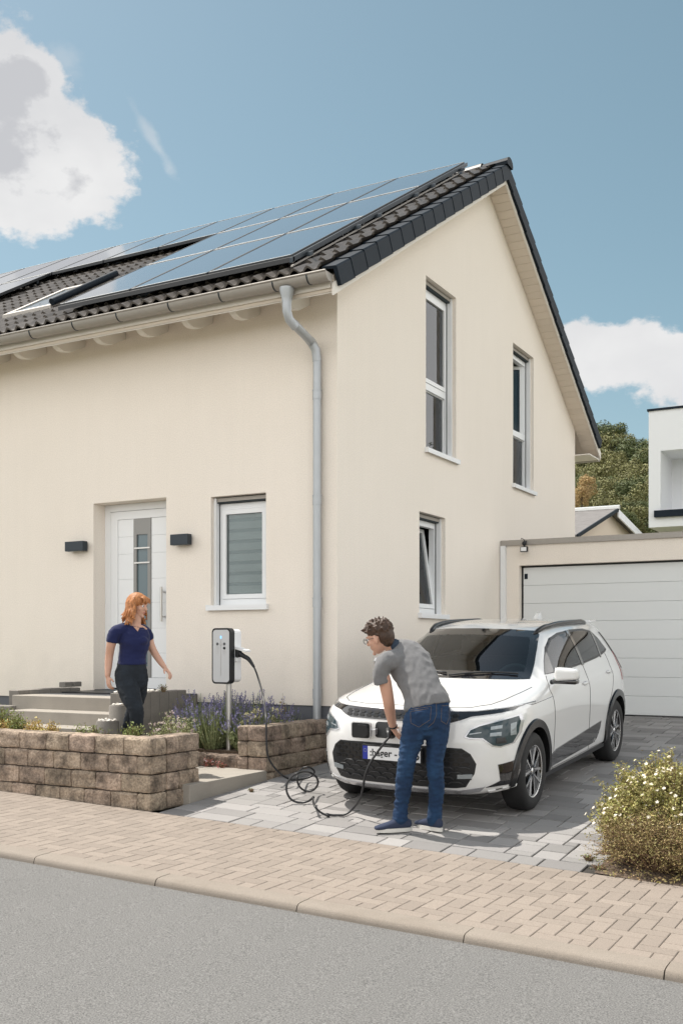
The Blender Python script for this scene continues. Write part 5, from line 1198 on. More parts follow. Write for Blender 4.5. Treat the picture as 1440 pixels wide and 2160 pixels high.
# glass
A, B = overlay(WS, 'front', .004, .04, inset(WS, .055)); put(A, 'windscreen_border', MT['blackgloss'], smooth=True, autos=50); ws = put(B, 'windscreen', MT['cglass'], smooth=True, autos=50)
for s, k in ((1, 'sideR'), (-1, 'sideL')):
    A, B = overlay(SW, k, .003, .04, inset(SW, .022)); put(A, 'window_trim', MT['black'], smooth=True, autos=50); sg = put(B, 'side_window', MT['sglass'], smooth=True, autos=50)
    for pl_ in ([(.30,1.11),(.37,1.11),(.36,1.45),(.28,1.45)], [(1.02,1.14),(1.06,1.14),(1.17,1.395),(1.12,1.41)]):
        C_, _ = overlay(pl_, k, .006, .05); put(C_, 'pillar', MT['blackgloss'], sg, smooth=True, autos=50)
    C_, _ = overlay([(-.70,1.098),(-.52,1.108),(-.44,1.29),(-.56,1.215)], k, .006, .05); put(C_, 'mirror_triangle', MT['blackgloss'], sg, smooth=True, autos=50)
    # black cladding: sill wedge, wheel arches
    C_, _ = overlay([(-.935,.30),(-.90,.405),(-.76,.44),(.0,.475),(.74,.515),(.70,.44),(.60,.36),(.50,.325)], k, .010, .05); put(C_, 'sill_cladding', MT['blackgloss'], smooth=True, autos=50)
    for yw in (-WHY, WHY):
        mb = MB(); rows = []
        a0, a1 = (-14, 190) if yw < 0 else (-8, 200)
        for i in range(41):
            a = math.radians(a0 + (a1 - a0) * i / 40); row = []
            for r_ in (.370, .376, .410, .440, .448):
                y = yw + r_ * math.cos(a); z = WHZ + r_ * math.sin(a); p, n = cast(k, y, max(z, .235), 0)
                if p is None: row.append(row[-1]); continue
                x = p.x + s * (.018 if .372 < r_ < .445 else 0); 
                if r_ < .372: x = p.x - s * .05
                row.append(Vector((x, y, z)))
            rows.append(row)
        vs = [p for r_ in rows for p in r_]; mb.add(vs, [(i * 5 + j, i * 5 + j + 1, i * 5 + 5 + j + 1, i * 5 + 5 + j) for i in range(40) for j in range(4)])
        put(mb, 'wheel_arch', MT['archblack'], smooth=True, autos=45)
        mb = MB(); n = 24; prof_ = [yw + .40 * math.cos(math.pi * j / n) for j in range(n + 1)]; zp_ = [max(.20, WHZ + .40 * math.sin(math.pi * j / n)) for j in range(n + 1)]
        vs = []
        for x in (s * .50, s * .87): vs += [(x, prof_[j], zp_[j]) for j in range(n + 1)]
        mb.add(vs, [(j, j + 1, n + 2 + j, n + 1 + j) for j in range(n)]); mb.add([(s * .5, prof_[j], zp_[j]) for j in range(n + 1)], [tuple(range(n + 1))]); put(mb, 'wheel_well', MT['black'])
    # bumper corner: black gloss panel, white lip, blue-grey facet
    d = Vector((-s * .72, .70, 0)).normalized(); fr = (Vector((d.y * s, -d.x * s, 0)) * 1, Vector((0, 0, 1)), d)
    U = Vector((0, 0, 1)).cross(d).normalized(); 
    if U.x * s < 0: U = -U
    fr = (U, Vector((0, 0, 1)), d)
    def uv(x, y): return Vector((x * s, y, 0)).dot(U)
    u0, u1 = uv(.815, -1.95), uv(.89, -1.70); 
    C_, _ = overlay([(uv(.80,-1.965), .475), (uv(.90,-1.705), .50), (uv(.90,-1.70), .305), (uv(.86,-1.80), .298), (uv(.79,-1.93), .298), (uv(.72,-2.02), .292), (uv(.81,-1.93), .34)], fr, .006, .03); put(C_, 'bumper_corner', MT['blackgloss'], smooth=True, autos=50)
    C_, _ = overlay([(uv(.74,-2.00), .262), (uv(.875,-1.72), .288), (uv(.875,-1.72), .268), (uv(.75,-1.98), .246)], fr, .010, .03); put(C_, 'bumper_lip', MT['paint'], smooth=True, autos=50)
# front fascia, seen from the street; x runs to the picture's right
GR = [(-.62,.60),(-.66,.50),(-.64,.40),(-.585,.305),(.585,.305),(.64,.40),(.66,.50),(.62,.60),(.55,.632),(.30,.645),(0,.648),(-.30,.645),(-.55,.632)]
GR = [(-.55,.615),(-.615,.57),(-.655,.49),(-.64,.41),(-.57,.30),(-.50,.290),(.50,.290),(.57,.30),(.64,.41),(.655,.49),(.615,.57),(.55,.615),(.30,.625),(0,.628),(-.30,.625)]
C_, _ = overlay(GR, 'front', .004, .05); gro = put(C_, 'grille', MT['black'], smooth=True, autos=50)
MT['mesh'] = mat('grille_bar', (.030, .030, .032), .4)
for r_, zz in enumerate((.325, .365, .405, .445)):
    for sg_ in range(9):
        xa = -.56 + sg_ * .125 + (.06 if r_ % 2 else 0); 
        if abs(xa + .05) > .56: continue
        zz1 = zz + .018
        seam([(xa, zz), (xa + .03, zz1), (xa + .085, zz1), (xa + .115, zz)], 'front', gro, .0055, 'grille_bar', 'mesh', off=.008)
MT['mesh2'] = mat('grille_facet', (.016, .016, .016), .22, spec=.4)
for r_, zz in enumerate((.49, .525, .56, .592)):
    for c_ in range(17):
        xa = -.60 + c_ * .072 + (.036 if r_ % 2 else 0)
        if abs(xa + .03) > .63 - (zz - .49) * .5 or (abs(xa) < .30 and zz < .60 and zz > .47): continue
        C_, _ = overlay([(xa, zz), (xa + .012, zz + .013), (xa + .048, zz + .013), (xa + .060, zz), (xa + .048, zz - .013), (xa + .012, zz - .013)], 'front', .009, .05, th=.006); put(C_, 'grille_facet', MT['mesh2'], gro)
def fog(s):
    pl_ = [(.515, .372), (.62, .375), (.625, .41), (.515, .405)]; pl_ = pl_ if s > 0 else mir(pl_)
    C_, _ = overlay(pl_, 'front', .014, .03); put(C_, 'fog_lamp', MT['lensbright'])
fog(1); fog(-1)
C_, _ = overlay([(-.60,.284),(-.52,.272),(.52,.272),(.60,.284),(.70,.300),(.66,.262),(.55,.238),(0,.234),(-.55,.238),(-.66,.262),(-.70,.300)], 'front', .008, .05); put(C_, 'skid_plate', MT['silver'], smooth=True, autos=50)
C_, _ = overlay([(-.55,.228),(.55,.228),(.62,.235),(.60,.208),(0,.200),(-.60,.208),(-.62,.235)], 'front', .006, .05); put(C_, 'lower_lip', MT['black'], smooth=True, autos=50)
ST = [(0,.893),(.40,.893),(.62,.895),(.80,.907),(.885,.918),(.878,.898),(.78,.880),(.60,.862),(.52,.832),(.46,.815),(0,.812)]
STF = ST + [(-x, y) for x, y in ST[-2:0:-1]]
C_, _ = overlay(STF, 'front', .004, .035); nose = put(C_, 'nose_strip', MT['blackgloss'], smooth=True, autos=50)
seam([(-.87,.918),(-.62,.899),(-.4,.897),(0,.897),(.4,.897),(.62,.899),(.87,.918)], 'front', nose, .005, 'chrome_line', 'chrome', off=.003)
for c_ in range(15):
    xa = -.50 + c_ * .068
    for zz in (.838, .866):
        C_, _ = overlay([(xa, zz), (xa + .012, zz + .011), (xa + .045, zz + .011), (xa + .057, zz), (xa + .045, zz - .011), (xa + .012, zz - .011)], 'front', .008, .05, th=.006); put(C_, 'grille_facet', MT['mesh2'], nose)
HL = [(.565,.705),(.60,.765),(.66,.795),(.77,.825),(.870,.852),(.885,.80),(.885,.71),(.865,.632),(.80,.612),(.755,.625),(.69,.685),(.60,.690)]
for s in (1, -1):
    P_ = HL if s > 0 else mir(HL)
    A, B = overlay(P_, 'front', .006, .03, inset(P_, .009)); hl = put(B, 'headlight', MT['lens'], smooth=True, autos=50); put(A, 'bezel', MT['silver'], hl, smooth=True, autos=50)
    def q(pl_): return pl_ if s > 0 else mir(pl_)
    for pl_, m_n, nm in (([(.735,.755),(.80,.762),(.80,.788),(.735,.780)], 'lensbright', 'led_unit'), ([(.735,.705),(.80,.705),(.80,.735),(.735,.732)], 'lensbright', 'led_unit'),
                         ([(.60,.722),(.68,.735),(.68,.742),(.60,.732)], 'lensbright', 'light_bar'), ([(.845,.70),(.868,.70),(.862,.80),(.838,.79)], 'lensbright', 'light_guide'), ([(.775,.645),(.83,.645),(.82,.69),(.775,.69)], 'mesh', 'reflector')):
        C_, _ = overlay(q(pl_), 'front', .010, .03, th=.006); put(C_, nm, MT[m_n], hl)
    C_, _ = overlay(q([(.628,.475),(.645,.475),(.645,.49),(.628,.49)]), 'front', .003, .03, th=.004); put(C_, 'parking_sensor', MT['silver'])
# number plate
pc, pn_ = cast('front', 0, .545, .02); yP = pc.y - .006
pk = toCar(on(833, 1588, 1, -2.2)); px0 = pk.x; zP = pk.z
mb = MB(); mb.box((px0 - .272, yP - .006, zP - .065), (px0 + .272, yP + .02, zP + .065), bev=.004); pf = put(mb, 'number_plate', MT['black'])
mb = MB(); mb.box((px0 - .258, yP - .0075, zP - .054), (px0 + .260, yP - .0062, zP + .054)); put(mb, 'plate_face', MT['white'], pf)
mb = MB(); mb.box((px0 - .26, yP - .0085, zP - .055), (px0 - .214, yP - .0076, zP + .055)); MT['eublue'] = mat('plate_blue', (.02, .035, .30), .4); put(mb, 'blue_band', MT['eublue'], pf)
mb = MB()
for i in range(12):
    a = i * math.pi / 6; mb.prism([(px0 - .237 + .013 * math.cos(a) + .0022 * math.cos(t), yP - .0095, zP + .018 + .013 * math.sin(a) + .0022 * math.sin(t)) for t in [0, 1.57, 3.14, 4.71]], (0, .0008, 0))
put(mb, 'star_ring', mat('pale_stars', (.5, .5, .25), .5), pf)
def text(s, x, z, size, name='lettering', off=.0016):
    cu = bpy.data.curves.new('t', 'FONT'); cu.body = s; cu.size = size; cu.extrude = .0006; cu.offset = off
    o = bpy.data.objects.new('t', cu); COL.objects.link(o); dg = bpy.context.evaluated_depsgraph_get(); me = bpy.data.meshes.new_from_object(o.evaluated_get(dg)); bpy.data.objects.remove(o)
    me.transform(Matrix.Translation((x, yP - .0088, z)) @ Matrix.Rotation(math.pi / 2, 4, 'X')); me.materials.clear(); me.materials.append(MT['black'])
    o = bpy.data.objects.new(name, me); COL.objects.link(o); o.parent = pf; return o
text(':hager -', px0 - .195, zP - .024, .082); text('5', px0 + .205, zP - .032, .10)
# charging port with its door swung to the side
def fp(px, py): p = toCar(on(px, py, 1, -2.22)); return p.x, p.z
fx0, fz1 = fp(750, 1519); fx1, fz0 = fp(789, 1557)
pr0x = fx1 + .015; yF = cast('front', (fx0 + fx1) / 2, (fz0 + fz1) / 2)[0].y
rp_ = [(x, z) for x, z in rrect(pr0x, pr0x + .19, fz0 + .01, fz1 - .0, .03)]
C_, _ = overlay(rp_, 'front', .004, .03); port = put(C_, 'charge_port', MT['black'], smooth=True, autos=50)
for i in range(3):
    mb = MB(); x = pr0x + .03 + .014 * i; mb.box((x, yF - .012, fz0 + .062), (x + .009, yF - .004, fz0 + .072)); put(mb, 'port_symbol', MT['lensbright'], port)
mb = MB(); rslab(mb, rrect(fx0, fx1, fz0, fz1, .022), yF - .075, yF - .045); flap = put(mb, 'port_door', MT['paint'], autos=40)
mb = MB(); rslab(mb, rrect(fx0 + .01, fx1 - .004, fz0 + .008, fz1 - .008, .018), yF - .083, yF - .0745); put(mb, 'inner_cover', MT['black'], flap, autos=40)
mb = MB(); rslab(mb, rrect(fx0 + .05, fx1 - .008, fz0 + .02, fz1 - .02, .03), yF - .115, yF - .082); put(mb, 'seal', MT['black'], flap, autos=40)
mb = MB(); mb.box((fx1 - .01, yF - .07, fz0 + .035), (pr0x + .03, yF - .02, fz0 + .085), bev=.006); put(mb, 'hinge', MT['silver'], flap)
# mirrors, handles, rails, aerial, wipers, lamps at the rear
for s in (1, -1):
    mo = on(1229, 1408, 1, -.86); mz = 1.105; ey = 0 if s > 0 else .22; ew = .20 if s > 0 else .08; ex = 1.10 if s > 0 else .955; xa = .905
    mb = MB(); bm = bmesh.new(); bmesh.ops.create_cube(bm, size=1)
    for v in bm.verts: v.co = Vector((s * ((xa + ex) / 2 + v.co.x * ew), -.80 + ey + v.co.y * .13 + (.02 if v.co.x > 0 else 0), mz + .012 + v.co.z * (.125 if v.co.x < 0 else .10)))
    bmesh.ops.bevel(bm, geom=list(bm.edges), offset=.035, segments=4, affect='EDGES', profile=.6); mb.bm(bm); mi = put(mb, 'wing_mirror', MT['paint'], smooth=True, autos=60)
    mb = MB(); bm = bmesh.new(); bmesh.ops.create_cube(bm, size=1)
    for v in bm.verts: v.co = Vector((s * (.99 - (0 if s > 0 else .06) + v.co.x * (ew + .02)), -.79 + ey + v.co.y * .115, mz - .052 + v.co.z * .045))
    bmesh.ops.bevel(bm, geom=list(bm.edges), offset=.015, segments=2, affect='EDGES', profile=.5); mb.bm(bm); put(mb, 'mirror_base', MT['blackgloss'], mi, smooth=True, autos=60)
    mb = MB(); mb.tube([(s * .84, -.74, 1.035), (s * .93, -.77 + ey, mz - .05)], .022, 8); put(mb, 'mirror_arm', MT['black'], mi, smooth=True)
    k = 'sideR' if s > 0 else 'sideL'
    for (yh, zh, dk) in ((.20, .945, 'doorF%d' % s), (1.10, .985, 'doorR%d' % s)):
        p, n = cast(k, yh, zh, .018); mb = MB(); mb.tube([p + Vector((-s * .012, -.09, 0)), p + Vector((0, -.07, 0)), p + Vector((0, .07, 0)), p + Vector((-s * .012, .09, 0))], [.008, .012, .012, .008], 8); put(mb, 'handle', MT['paint'], doors[dk], smooth=True)
        C_, _ = overlay([(yh - .06, zh - .02), (yh + .05, zh - .02), (yh + .05, zh + .018), (yh - .06, zh + .018)], k, .001, .04); put(C_, 'handle_recess', MT['silver'], doors[dk])
    pts = []; 
    for i in range(25):
        t = i / 24; y = -.30 + 1.62 * t; p, n = cast('top', s * (.565 + .03 * math.sin(math.pi * t) - (.03 * (1 - min(1, t * 6)))), y, 0)
        lift = .024 * min(1, math.sin(math.pi * t) * 2.6); pts.append(Vector((p.x, y, p.z + lift)))
    mb = MB(); mb.tube(pts, [.012] + [.024] * 23 + [.010], 10); 
    put(mb, 'roof_rail', MT['archblack'], smooth=True)
    C_, _ = overlay([(1.62,.86),(1.80,.90),(1.78,1.10),(1.70,1.22),(1.66,1.12)], k, .006, .04); MT['red'] = mat('tail_light_red', (.18, .012, .015), .12, coat=1); put(C_, 'tail_light', MT['red'], smooth=True, autos=50)
    seam([(1.52,1.38),(1.62,1.27),(1.70,1.14),(1.74,.98)], k, bodyo, .007, 'tail_blade', 'blackgloss', off=.004)
mb = MB(); mb.prism([(0, 1.26, 1.53), (0, 1.46, 1.52), (0, 1.45, 1.565), (0, 1.41, 1.60), (0, 1.39, 1.598)], (.035, 0, 0)); put(mb, 'aerial_fin', MT['paint'], autos=60, smooth=True)
mb = MB(); mb.box((-.50, 1.74, 1.478), (.50, 1.99, 1.50), bev=.01); put(mb, 'roof_spoiler', MT['paint'])
for xs_ in ((-.62, -.02), (.02, .60)):
    q_ = [cast('front', xs_[0] + (xs_[1] - xs_[0]) * t, 1.088 + .028 * math.sin(math.pi * t * .8), .018)[0] for t in [i / 10 for i in range(11)]]
    mb = MB(); mb.tube(q_, .008, 6); put(mb, 'wiper', MT['black'], smooth=True)
C_, _ = overlay([(-.52,1.19),(.52,1.19),(.46,1.37),(-.46,1.37)], 'rear', .004, .06); put(C_, 'rear_window', MT['blackgloss'], smooth=True, autos=50)
mb = MB(); mb.box((-.86, -1.0, .21), (.86, 1.0, .26)); mb.box((-.6, -1.95, .24), (.6, 1.95, .30)); put(mb, 'underbody', MT['black'])
# cabin
mb = MB(); mb.box((-.74, -.86, .62), (.74, -.50, 1.00), bev=.05); mb.box((-.72, -1.02, .80), (.72, -.70, 1.035), bev=.03); put(mb, 'dashboard', MT['dash'])
mb = MB(); mb.box((-.78, -.9, .30), (.78, 1.85, .42)); put(mb, 'cabin_floor', MT['dark'])
for sx in (-.37, .37):
    mb = MB(); mb.box((sx - .25, -.25, .42), (sx + .25, .28, .62), bev=.06); st = put(mb, 'seat', MT['seat'], smooth=True, autos=60)
    mb = MB(); bm = bmesh.new(); bmesh.ops.create_cube(bm, size=1)
    for v in bm.verts: v.co = Vector((sx + v.co.x * .46, .30 + v.co.y * .14 + v.co.z * .14, .88 + v.co.z * .58))
    bmesh.ops.bevel(bm, geom=list(bm.edges), offset=.05, segments=3, affect='EDGES'); mb.bm(bm); put(mb, 'seat_back', MT['seat'], st, smooth=True, autos=60)
    mb = MB(); mb.box((sx - .13, .38, 1.17), (sx + .13, .47, 1.34), bev=.035); put(mb, 'headrest', MT['seat'], st, smooth=True, autos=60)
mb = MB(); mb.box((-.60, 1.15, .42), (.60, 1.30, 1.12), bev=.06); rs = put(mb, 'rear_bench', MT['seat'], smooth=True, autos=60)
mb = MB(); c_ = Vector((.37, -.42, .98)); u_ = Vector((1, 0, 0)); v_ = Vector((0, .42, .90)).normalized()
mb.tube([c_ + (u_ * math.cos(a) + v_ * math.sin(a)) * .185 for a in [2 * math.pi * i / 28 for i in range(28)]], .016, 8, closed=True)
for a in (3.5, 5.9, 4.7): mb.tube([c_, c_ + (u_ * math.cos(a) + v_ * math.sin(a)) * .18], .02, 6)
put(mb, 'steering_wheel', MT['dash'], smooth=True)
mb = MB(); mb.box((-.10, -.34, 1.36), (.10, -.30, 1.42), bev=.012); put(mb, 'rear_view_mirror', MT['black'])
# wheels
def wheel(s, yw):
    c = Vector((s * .795, yw, WHZ)); ax_ = (s, 0, 0)
    mb = MB(); W2 = .108
    prof_ = [(.222, -W2 + .012), (.262, -W2), (.300, -W2 + .006), (.322, -W2 + .022), (.333, -W2 + .045), (.335, 0), (.333, W2 - .045), (.322, W2 - .022), (.300, W2 - .006), (.262, W2), (.222, W2 - .012)]
    mb.lathe(prof_, c, ax_, 48); wo = put(mb, 'wheel', MT['tyre'], smooth=True, autos=50)
    mb = MB(); mb.lathe([(.222, -.09), (.205, -.08), (.200, .055), (.214, .090), (.228, .096), (.230, .088)], c, ax_, 40); put(mb, 'rim', MT['blackgloss'], wo, smooth=True, autos=50)
    mb = MB(); mb.lathe([(.0, .02), (.19, .02)], c, ax_, 32); put(mb, 'brake_disc', MT['black'], wo, smooth=True)
    mb = MB(); mb.lathe([(.214, .0905), (.229, .0965)], c, ax_, 40); mb.lathe([(0, .085), (.026, .084), (.030, .07)], c, ax_, 16); put(mb, 'rim_edge', MT['alloy'], wo, smooth=True)
    A = Vector(ax_); U = Vector((0, 1, 0)); V = A.cross(U)
    for i in range(5):
        a = math.radians(90 + 72 * i + (12 if yw > 0 else 0)); d_ = U * math.cos(a) + V * math.sin(a); t_ = A.cross(d_)
        mb = MB()
        mb.prism([c + A * .072 + d_ * r_ + t_ * w_ for r_, w_ in ((.02, .035), (.12, .050), (.205, .085), (.210, -.085), (.12, -.050), (.02, -.035))], A * .008); put(mb, 'spoke', MT['blackgloss'], wo)
        for sg_ in (1, -1):
            mb = MB(); mb.prism([c + A * .0805 + d_ * r_ + t_ * w_ * sg_ for r_, w_ in ((.05, .012), (.13, .052), (.208, .098), (.213, .072), (.135, .036), (.05, .003))], A * .004); put(mb, 'spoke_blade', MT['alloy'], wo)
for s in (1, -1):
    for yw in (-WHY, WHY): wheel(s, yw)
# ---------------------------------------------------------------- people
class FlatSet(list):
    def __contains__(s, x): return any(x is q for q in s)
FLAT = FlatSet()
def spline(P, k=4):
    out = []; n = len(P)
    for i in range(n - 1):
        p0, p1, p2, p3 = P[max(i - 1, 0)], P[i], P[i + 1], P[min(i + 2, n - 1)]
        for j in range(k):
            t = j / k; out.append(tuple(.5 * ((2 * b) + (-a + c) * t + (2 * a - 5 * b + 4 * c - d) * t * t + (-a + 3 * b - 3 * c + d) * t ** 3) for a, b, c, d in zip(p0, p1, p2, p3)))
    out.append(tuple(P[-1])); return out
def limb(mb, nodes, side=(1, 0, 0), n=14, k=4, cap=True):
    if mb in FLAT: cap = False
    """nodes = (point, radius along side, radius across)"""
    Q = spline([(*p, a, b) for p, a, b in [(nd[0], nd[1], nd[2] if len(nd) > 2 else nd[1]) for nd in nodes]], k)
    P = [Vector(q[:3]) for q in Q]; S = Vector(side).normalized(); rings = []
    for i, p in enumerate(P):
        t = (P[min(i + 1, len(P) - 1)] - P[max(i - 1, 0)]).normalized(); a = (S - t * S.dot(t)).normalized(); b = t.cross(a); rings.append((p, a, b, t, Q[i][3], Q[i][4]))
    R2 = []
    if cap:
        p, a, b, t, ra, rb = rings[0]; m_ = min(ra, rb)
        R2 += [(p - t * m_ * math.sin(x), a, b, t, ra * math.cos(x), rb * math.cos(x)) for x in (1.35, .9, .45)]
    R2 += rings
    if cap:
        p, a, b, t, ra, rb = rings[-1]; m_ = min(ra, rb)
        R2 += [(p + t * m_ * math.sin(x), a, b, t, ra * math.cos(x), rb * math.cos(x)) for x in (.45, .9, 1.35)]
    vs = [p + a * ra * math.cos(2 * math.pi * j / n) + b * rb * math.sin(2 * math.pi * j / n) for p, a, b, t, ra, rb in R2 for j in range(n)]
    m = len(R2); fs = [(i * n + j, i * n + (j + 1) % n, (i + 1) * n + (j + 1) % n, (i + 1) * n + j) for i in range(m - 1) for j in range(n)]
    fs += [tuple(range(n))[::-1], tuple((m - 1) * n + j for j in range(n))]; mb.add(vs, fs)
def organic(mb, name, m, parent, voxel=.006, it=4, wr=0, ws=9, stretch=(1, 1, 1), cut=None, label=None):
    me = mb.fixed('tmp'); o = bpy.data.objects.new('tmp', me); COL.objects.link(o)
    r = o.modifiers.new('r', 'REMESH'); r.mode = 'VOXEL'; r.voxel_size = voxel; r.use_smooth_shade = True
    s = o.modifiers.new('s', 'SMOOTH'); s.factor = .6; s.iterations = it
    dg = bpy.context.evaluated_depsgraph_get(); me2 = bpy.data.meshes.new_from_object(o.evaluated_get(dg)); bpy.data.objects.remove(o)
    if wr:
        ns = [v.normal.copy() for v in me2.vertices]
        for v, n_ in zip(me2.vertices, ns):
            q = Vector((v.co.x * stretch[0], v.co.y * stretch[1], v.co.z * stretch[2])) * ws
            f = 1 - abs(noise.noise(q)) * 2; f2 = noise.noise(q * 2.3)
            v.co += n_ * wr * (f * .7 + f2 * .5)
    me2.name = name; ob = link(me2, name, m, parent, smooth=True)
    if label: ob['label'] = label
    return ob
MT['skin'] = mat('skin', (.56, .33, .24), .5, blotch=.3, bls=14, blcol=(.50, .27, .20)); MT['skin'].node_tree.nodes['Principled BSDF'].inputs['Subsurface Weight'].default_value = .08
MT['skin'].node_tree.nodes['Principled BSDF'].inputs['Subsurface Scale'].default_value = .01
MT['shirt_grey'] = mat('grey_jersey', (.165, .165, .170), .95, grain=.12, gscale=30, bump=.35, bscale=500, bdist=.0015, sheen=.1)
MT['collar'] = mat('dark_collar', (.03, .045, .07), .9)
MT['jeans'] = mat('blue_denim', (.007, .026, .070), .9, grain=.25, gscale=9, bump=.3, bscale=400, bdist=.001, blotch=.7, bls=7, blcol=(.015, .055, .125))
MT['darkjeans'] = mat('dark_denim', (.010, .014, .020), .9, grain=.2, gscale=12, blotch=.5, bls=8, blcol=(.022, .030, .042))
MT['navy'] = mat('navy_cotton', (.006, .011, .062), .9, sheen=.1, bump=.2, bscale=400, bdist=.001); MT['hair_brown'] = mat('brown_hair', (.050, .026, .015), .55, grain=.6, gscale=70, streak=.5, ss=22)
MT['hair_red'] = mat('copper_hair', (.36, .145, .050), .6, grain=.3, gscale=45, streak=.75, ss=24); MT['shoe'] = mat('navy_canvas', (.028, .038, .072), .9, bump=.2, bscale=300, bdist=.001)
MT['sole'] = mat('white_sole', (.62, .60, .56), .6); MT['thread'] = mat('stitching', (.20, .14, .085), .8); MT['leather'] = mat('leather_patch', (.32, .14, .06), .6); MT['eye'] = mat('eye', (.7, .7, .7), .2); MT['lip'] = mat('lip', (.48, .18, .15), .5)
def hand(mb, wrist, fwd, palm, thumb_dir, size=.175, curl=.5, spread=.10):
    """wrist point, direction to the knuckles, palm normal, side the thumb is on"""
    f = Vector(fwd).normalized(); pn = (Vector(palm) - f * f.dot(Vector(palm))).normalized(); t = pn.cross(f)
    if t.dot(Vector(thumb_dir)) < 0: t = -t
    w_ = Vector(wrist); s = size / .18
    limb(mb, [(w_, .027 * s, .021 * s), (w_ + f * .045 * s, .038 * s, .017 * s), (w_ + f * .082 * s, .040 * s, .013 * s)], side=t, n=12)
    for i, (off, L) in enumerate(((.030, .070), (.0105, .078), (-.0105, .073), (-.030, .058))):
        p = w_ + f * .080 * s + t * off * s; d = (f + t * off * spread * 30 * .1).normalized(); pts = [(p, .0092 * s)]; a = curl * .5
        for sg_, (ll, rr) in enumerate(((.45, .0088), (.30, .0080), (.25, .0070))):
            d = (d * math.cos(a) + pn * math.sin(a)).normalized(); p = p + d * L * ll * s; pts.append((p, rr * s)); a = curl * (1.0 if sg_ == 0 else .7)
        limb(mb, pts, side=t, n=8, k=3)
    p = w_ + f * .025 * s + t * .024 * s + pn * .008 * s; d = (f * .65 + t * .75 + pn * .25).normalized(); q = p + d * .038 * s; d2 = (f * .9 + t * .25 + pn * .35).normalized(); q2 = q + d2 * .028 * s
    limb(mb, [(p, .013 * s), (q, .0105 * s), (q2, .0085 * s)], side=t, n=8, k=3)
def head(mb, c, fw, upv, s=1.0):
    """skull centre, facing direction, up direction; returns local->world"""
    f = Vector(fw).normalized(); u_ = (Vector(upv) - f * f.dot(Vector(upv))).normalized(); r = f.cross(u_)
    def W(x, y, z): return Vector(c) + (r * x + f * y + u_ * z) * s     # x right, y forward, z up
    rot = Matrix((r, f, u_)).transposed()
    mb.ell(W(0, -.012, .030), (.074 * s, .094 * s, .085 * s), 20, 14, rot=rot); mb.ell(W(0, .022, -.02), (.062 * s, .068 * s, .085 * s), 18, 12, rot=rot)
    mb.ell(W(0, .038, -.078), (.038 * s, .042 * s, .032 * s), 14, 10, rot=rot); mb.ell(W(0, .078, -.098), (.018 * s, .013 * s, .014 * s), 10, 8, rot=rot)
    limb(mb, [(W(0, .084, .018), .008 * s), (W(0, .098, -.008), .0105 * s), (W(0, .103, -.022), .013 * s)], side=r, n=8, k=2)
    mb.ell(W(0, .084, -.052), (.022 * s, .010 * s, .009 * s), 10, 8, rot=rot); mb.ell(W(0, .080, -.064), (.019 * s, .010 * s, .008 * s), 10, 8, rot=rot)
    for sx in (-1, 1):
        mb.ell(W(sx * .076, -.008, -.010), (.010 * s, .019 * s, .031 * s), 10, 8, rot=rot); mb.ell(W(sx * .045, .052, -.022), (.020 * s, .022 * s, .022 * s), 10, 8, rot=rot)
        mb.ell(W(sx * .032, .078, .026), (.020 * s, .010 * s, .007 * s), 10, 6, rot=rot)
    return W, rot, r, f, u_
def eyes(W, rot, parent, s=1.0):
    for sx in (-1, 1):
        mb = MB(); mb.ell(W(sx * .031, .0735, .006), (.0105 * s,) * 3, 12, 8); e = mb.build('eye', MT['eye'], parent, smooth=True)
        mb = MB(); mb.ell(W(sx * .031, .0805, .006), (.0062 * s,) * 3, 10, 6); mb.build('iris', MT['black'], e, smooth=True)
# ---- man bending to the charging port, seen from behind
KM = 8.07
gm = drive(2.08, -2.55)
man = empty('person', (2.07, -2.55, gm), 'young man in grey polo shirt and blue jeans bending to plug in the white car', 'person')
A_ = lambda px, py, k=KM: at(px, py, k)
mh = MB()
hc = A_(800, 1345, 8.30)
fdir = (-RT * .80 + FWD * .52 - Vector((0, 0, .28))); updir = Vector((0, 0, 1)) + (-RT * .38 + FWD * .1)
HS = 1.12; Wm, rotm, rm, fm, um = head(mh, hc, fdir, updir, HS)
neck0 = A_(842, 1372, 8.30); limb(mh, [(neck0, .066), (A_(826, 1364, 8.30), .057), (hc + Vector((0, 0, -.03)) - fm * .035, .055)], side=FWD)
LS, LE, LW = A_(806, 1402, 8.12), A_(819, 1478, 8.20), A_(828.5, 1534, 8.36)
limb(mh, [(A_(845, 1400, 8.22), .07), (LS, .050), (A_(812, 1440, 8.16), .050), (LE, .046), (A_(822, 1500, 8.27), .044), (LW, .030, .031)], side=RT)
RS_, RE_, RW_ = A_(894, 1392, 8.42), A_(896, 1452, 8.66), A_(872, 1500, 8.84)
limb(mh, [(A_(870, 1395, 8.3), .07), (RS_, .05), (RE_, .040), (RW_, .028)], side=RT)
limb(mh, [(neck0, .07, .06), (A_(868, 1405, 8.24), .12, .09), (A_(890, 1450, 8.14), .115, .08), (A_(900, 1500, 8.07), .12, .09)], side=RT)
hand(mh, LW + Vector((0, 0, -.005)), A_(841, 1556, 8.44) - LW, (RT * .9 + FWD * .3), (FWD * .9 - RT * .1 + Vector((0, 0, .5))), .20, .75)
hand(mh, RW_, (-RT * .5 + FWD * .3 - Vector((0, 0, .5))), (-RT - FWD * .3), FWD, .18, .5)
mb_ = organic(mh, 'body', MT['skin'], man, .0048, 3)
eyes(Wm, rotm, mb_, 1.12)
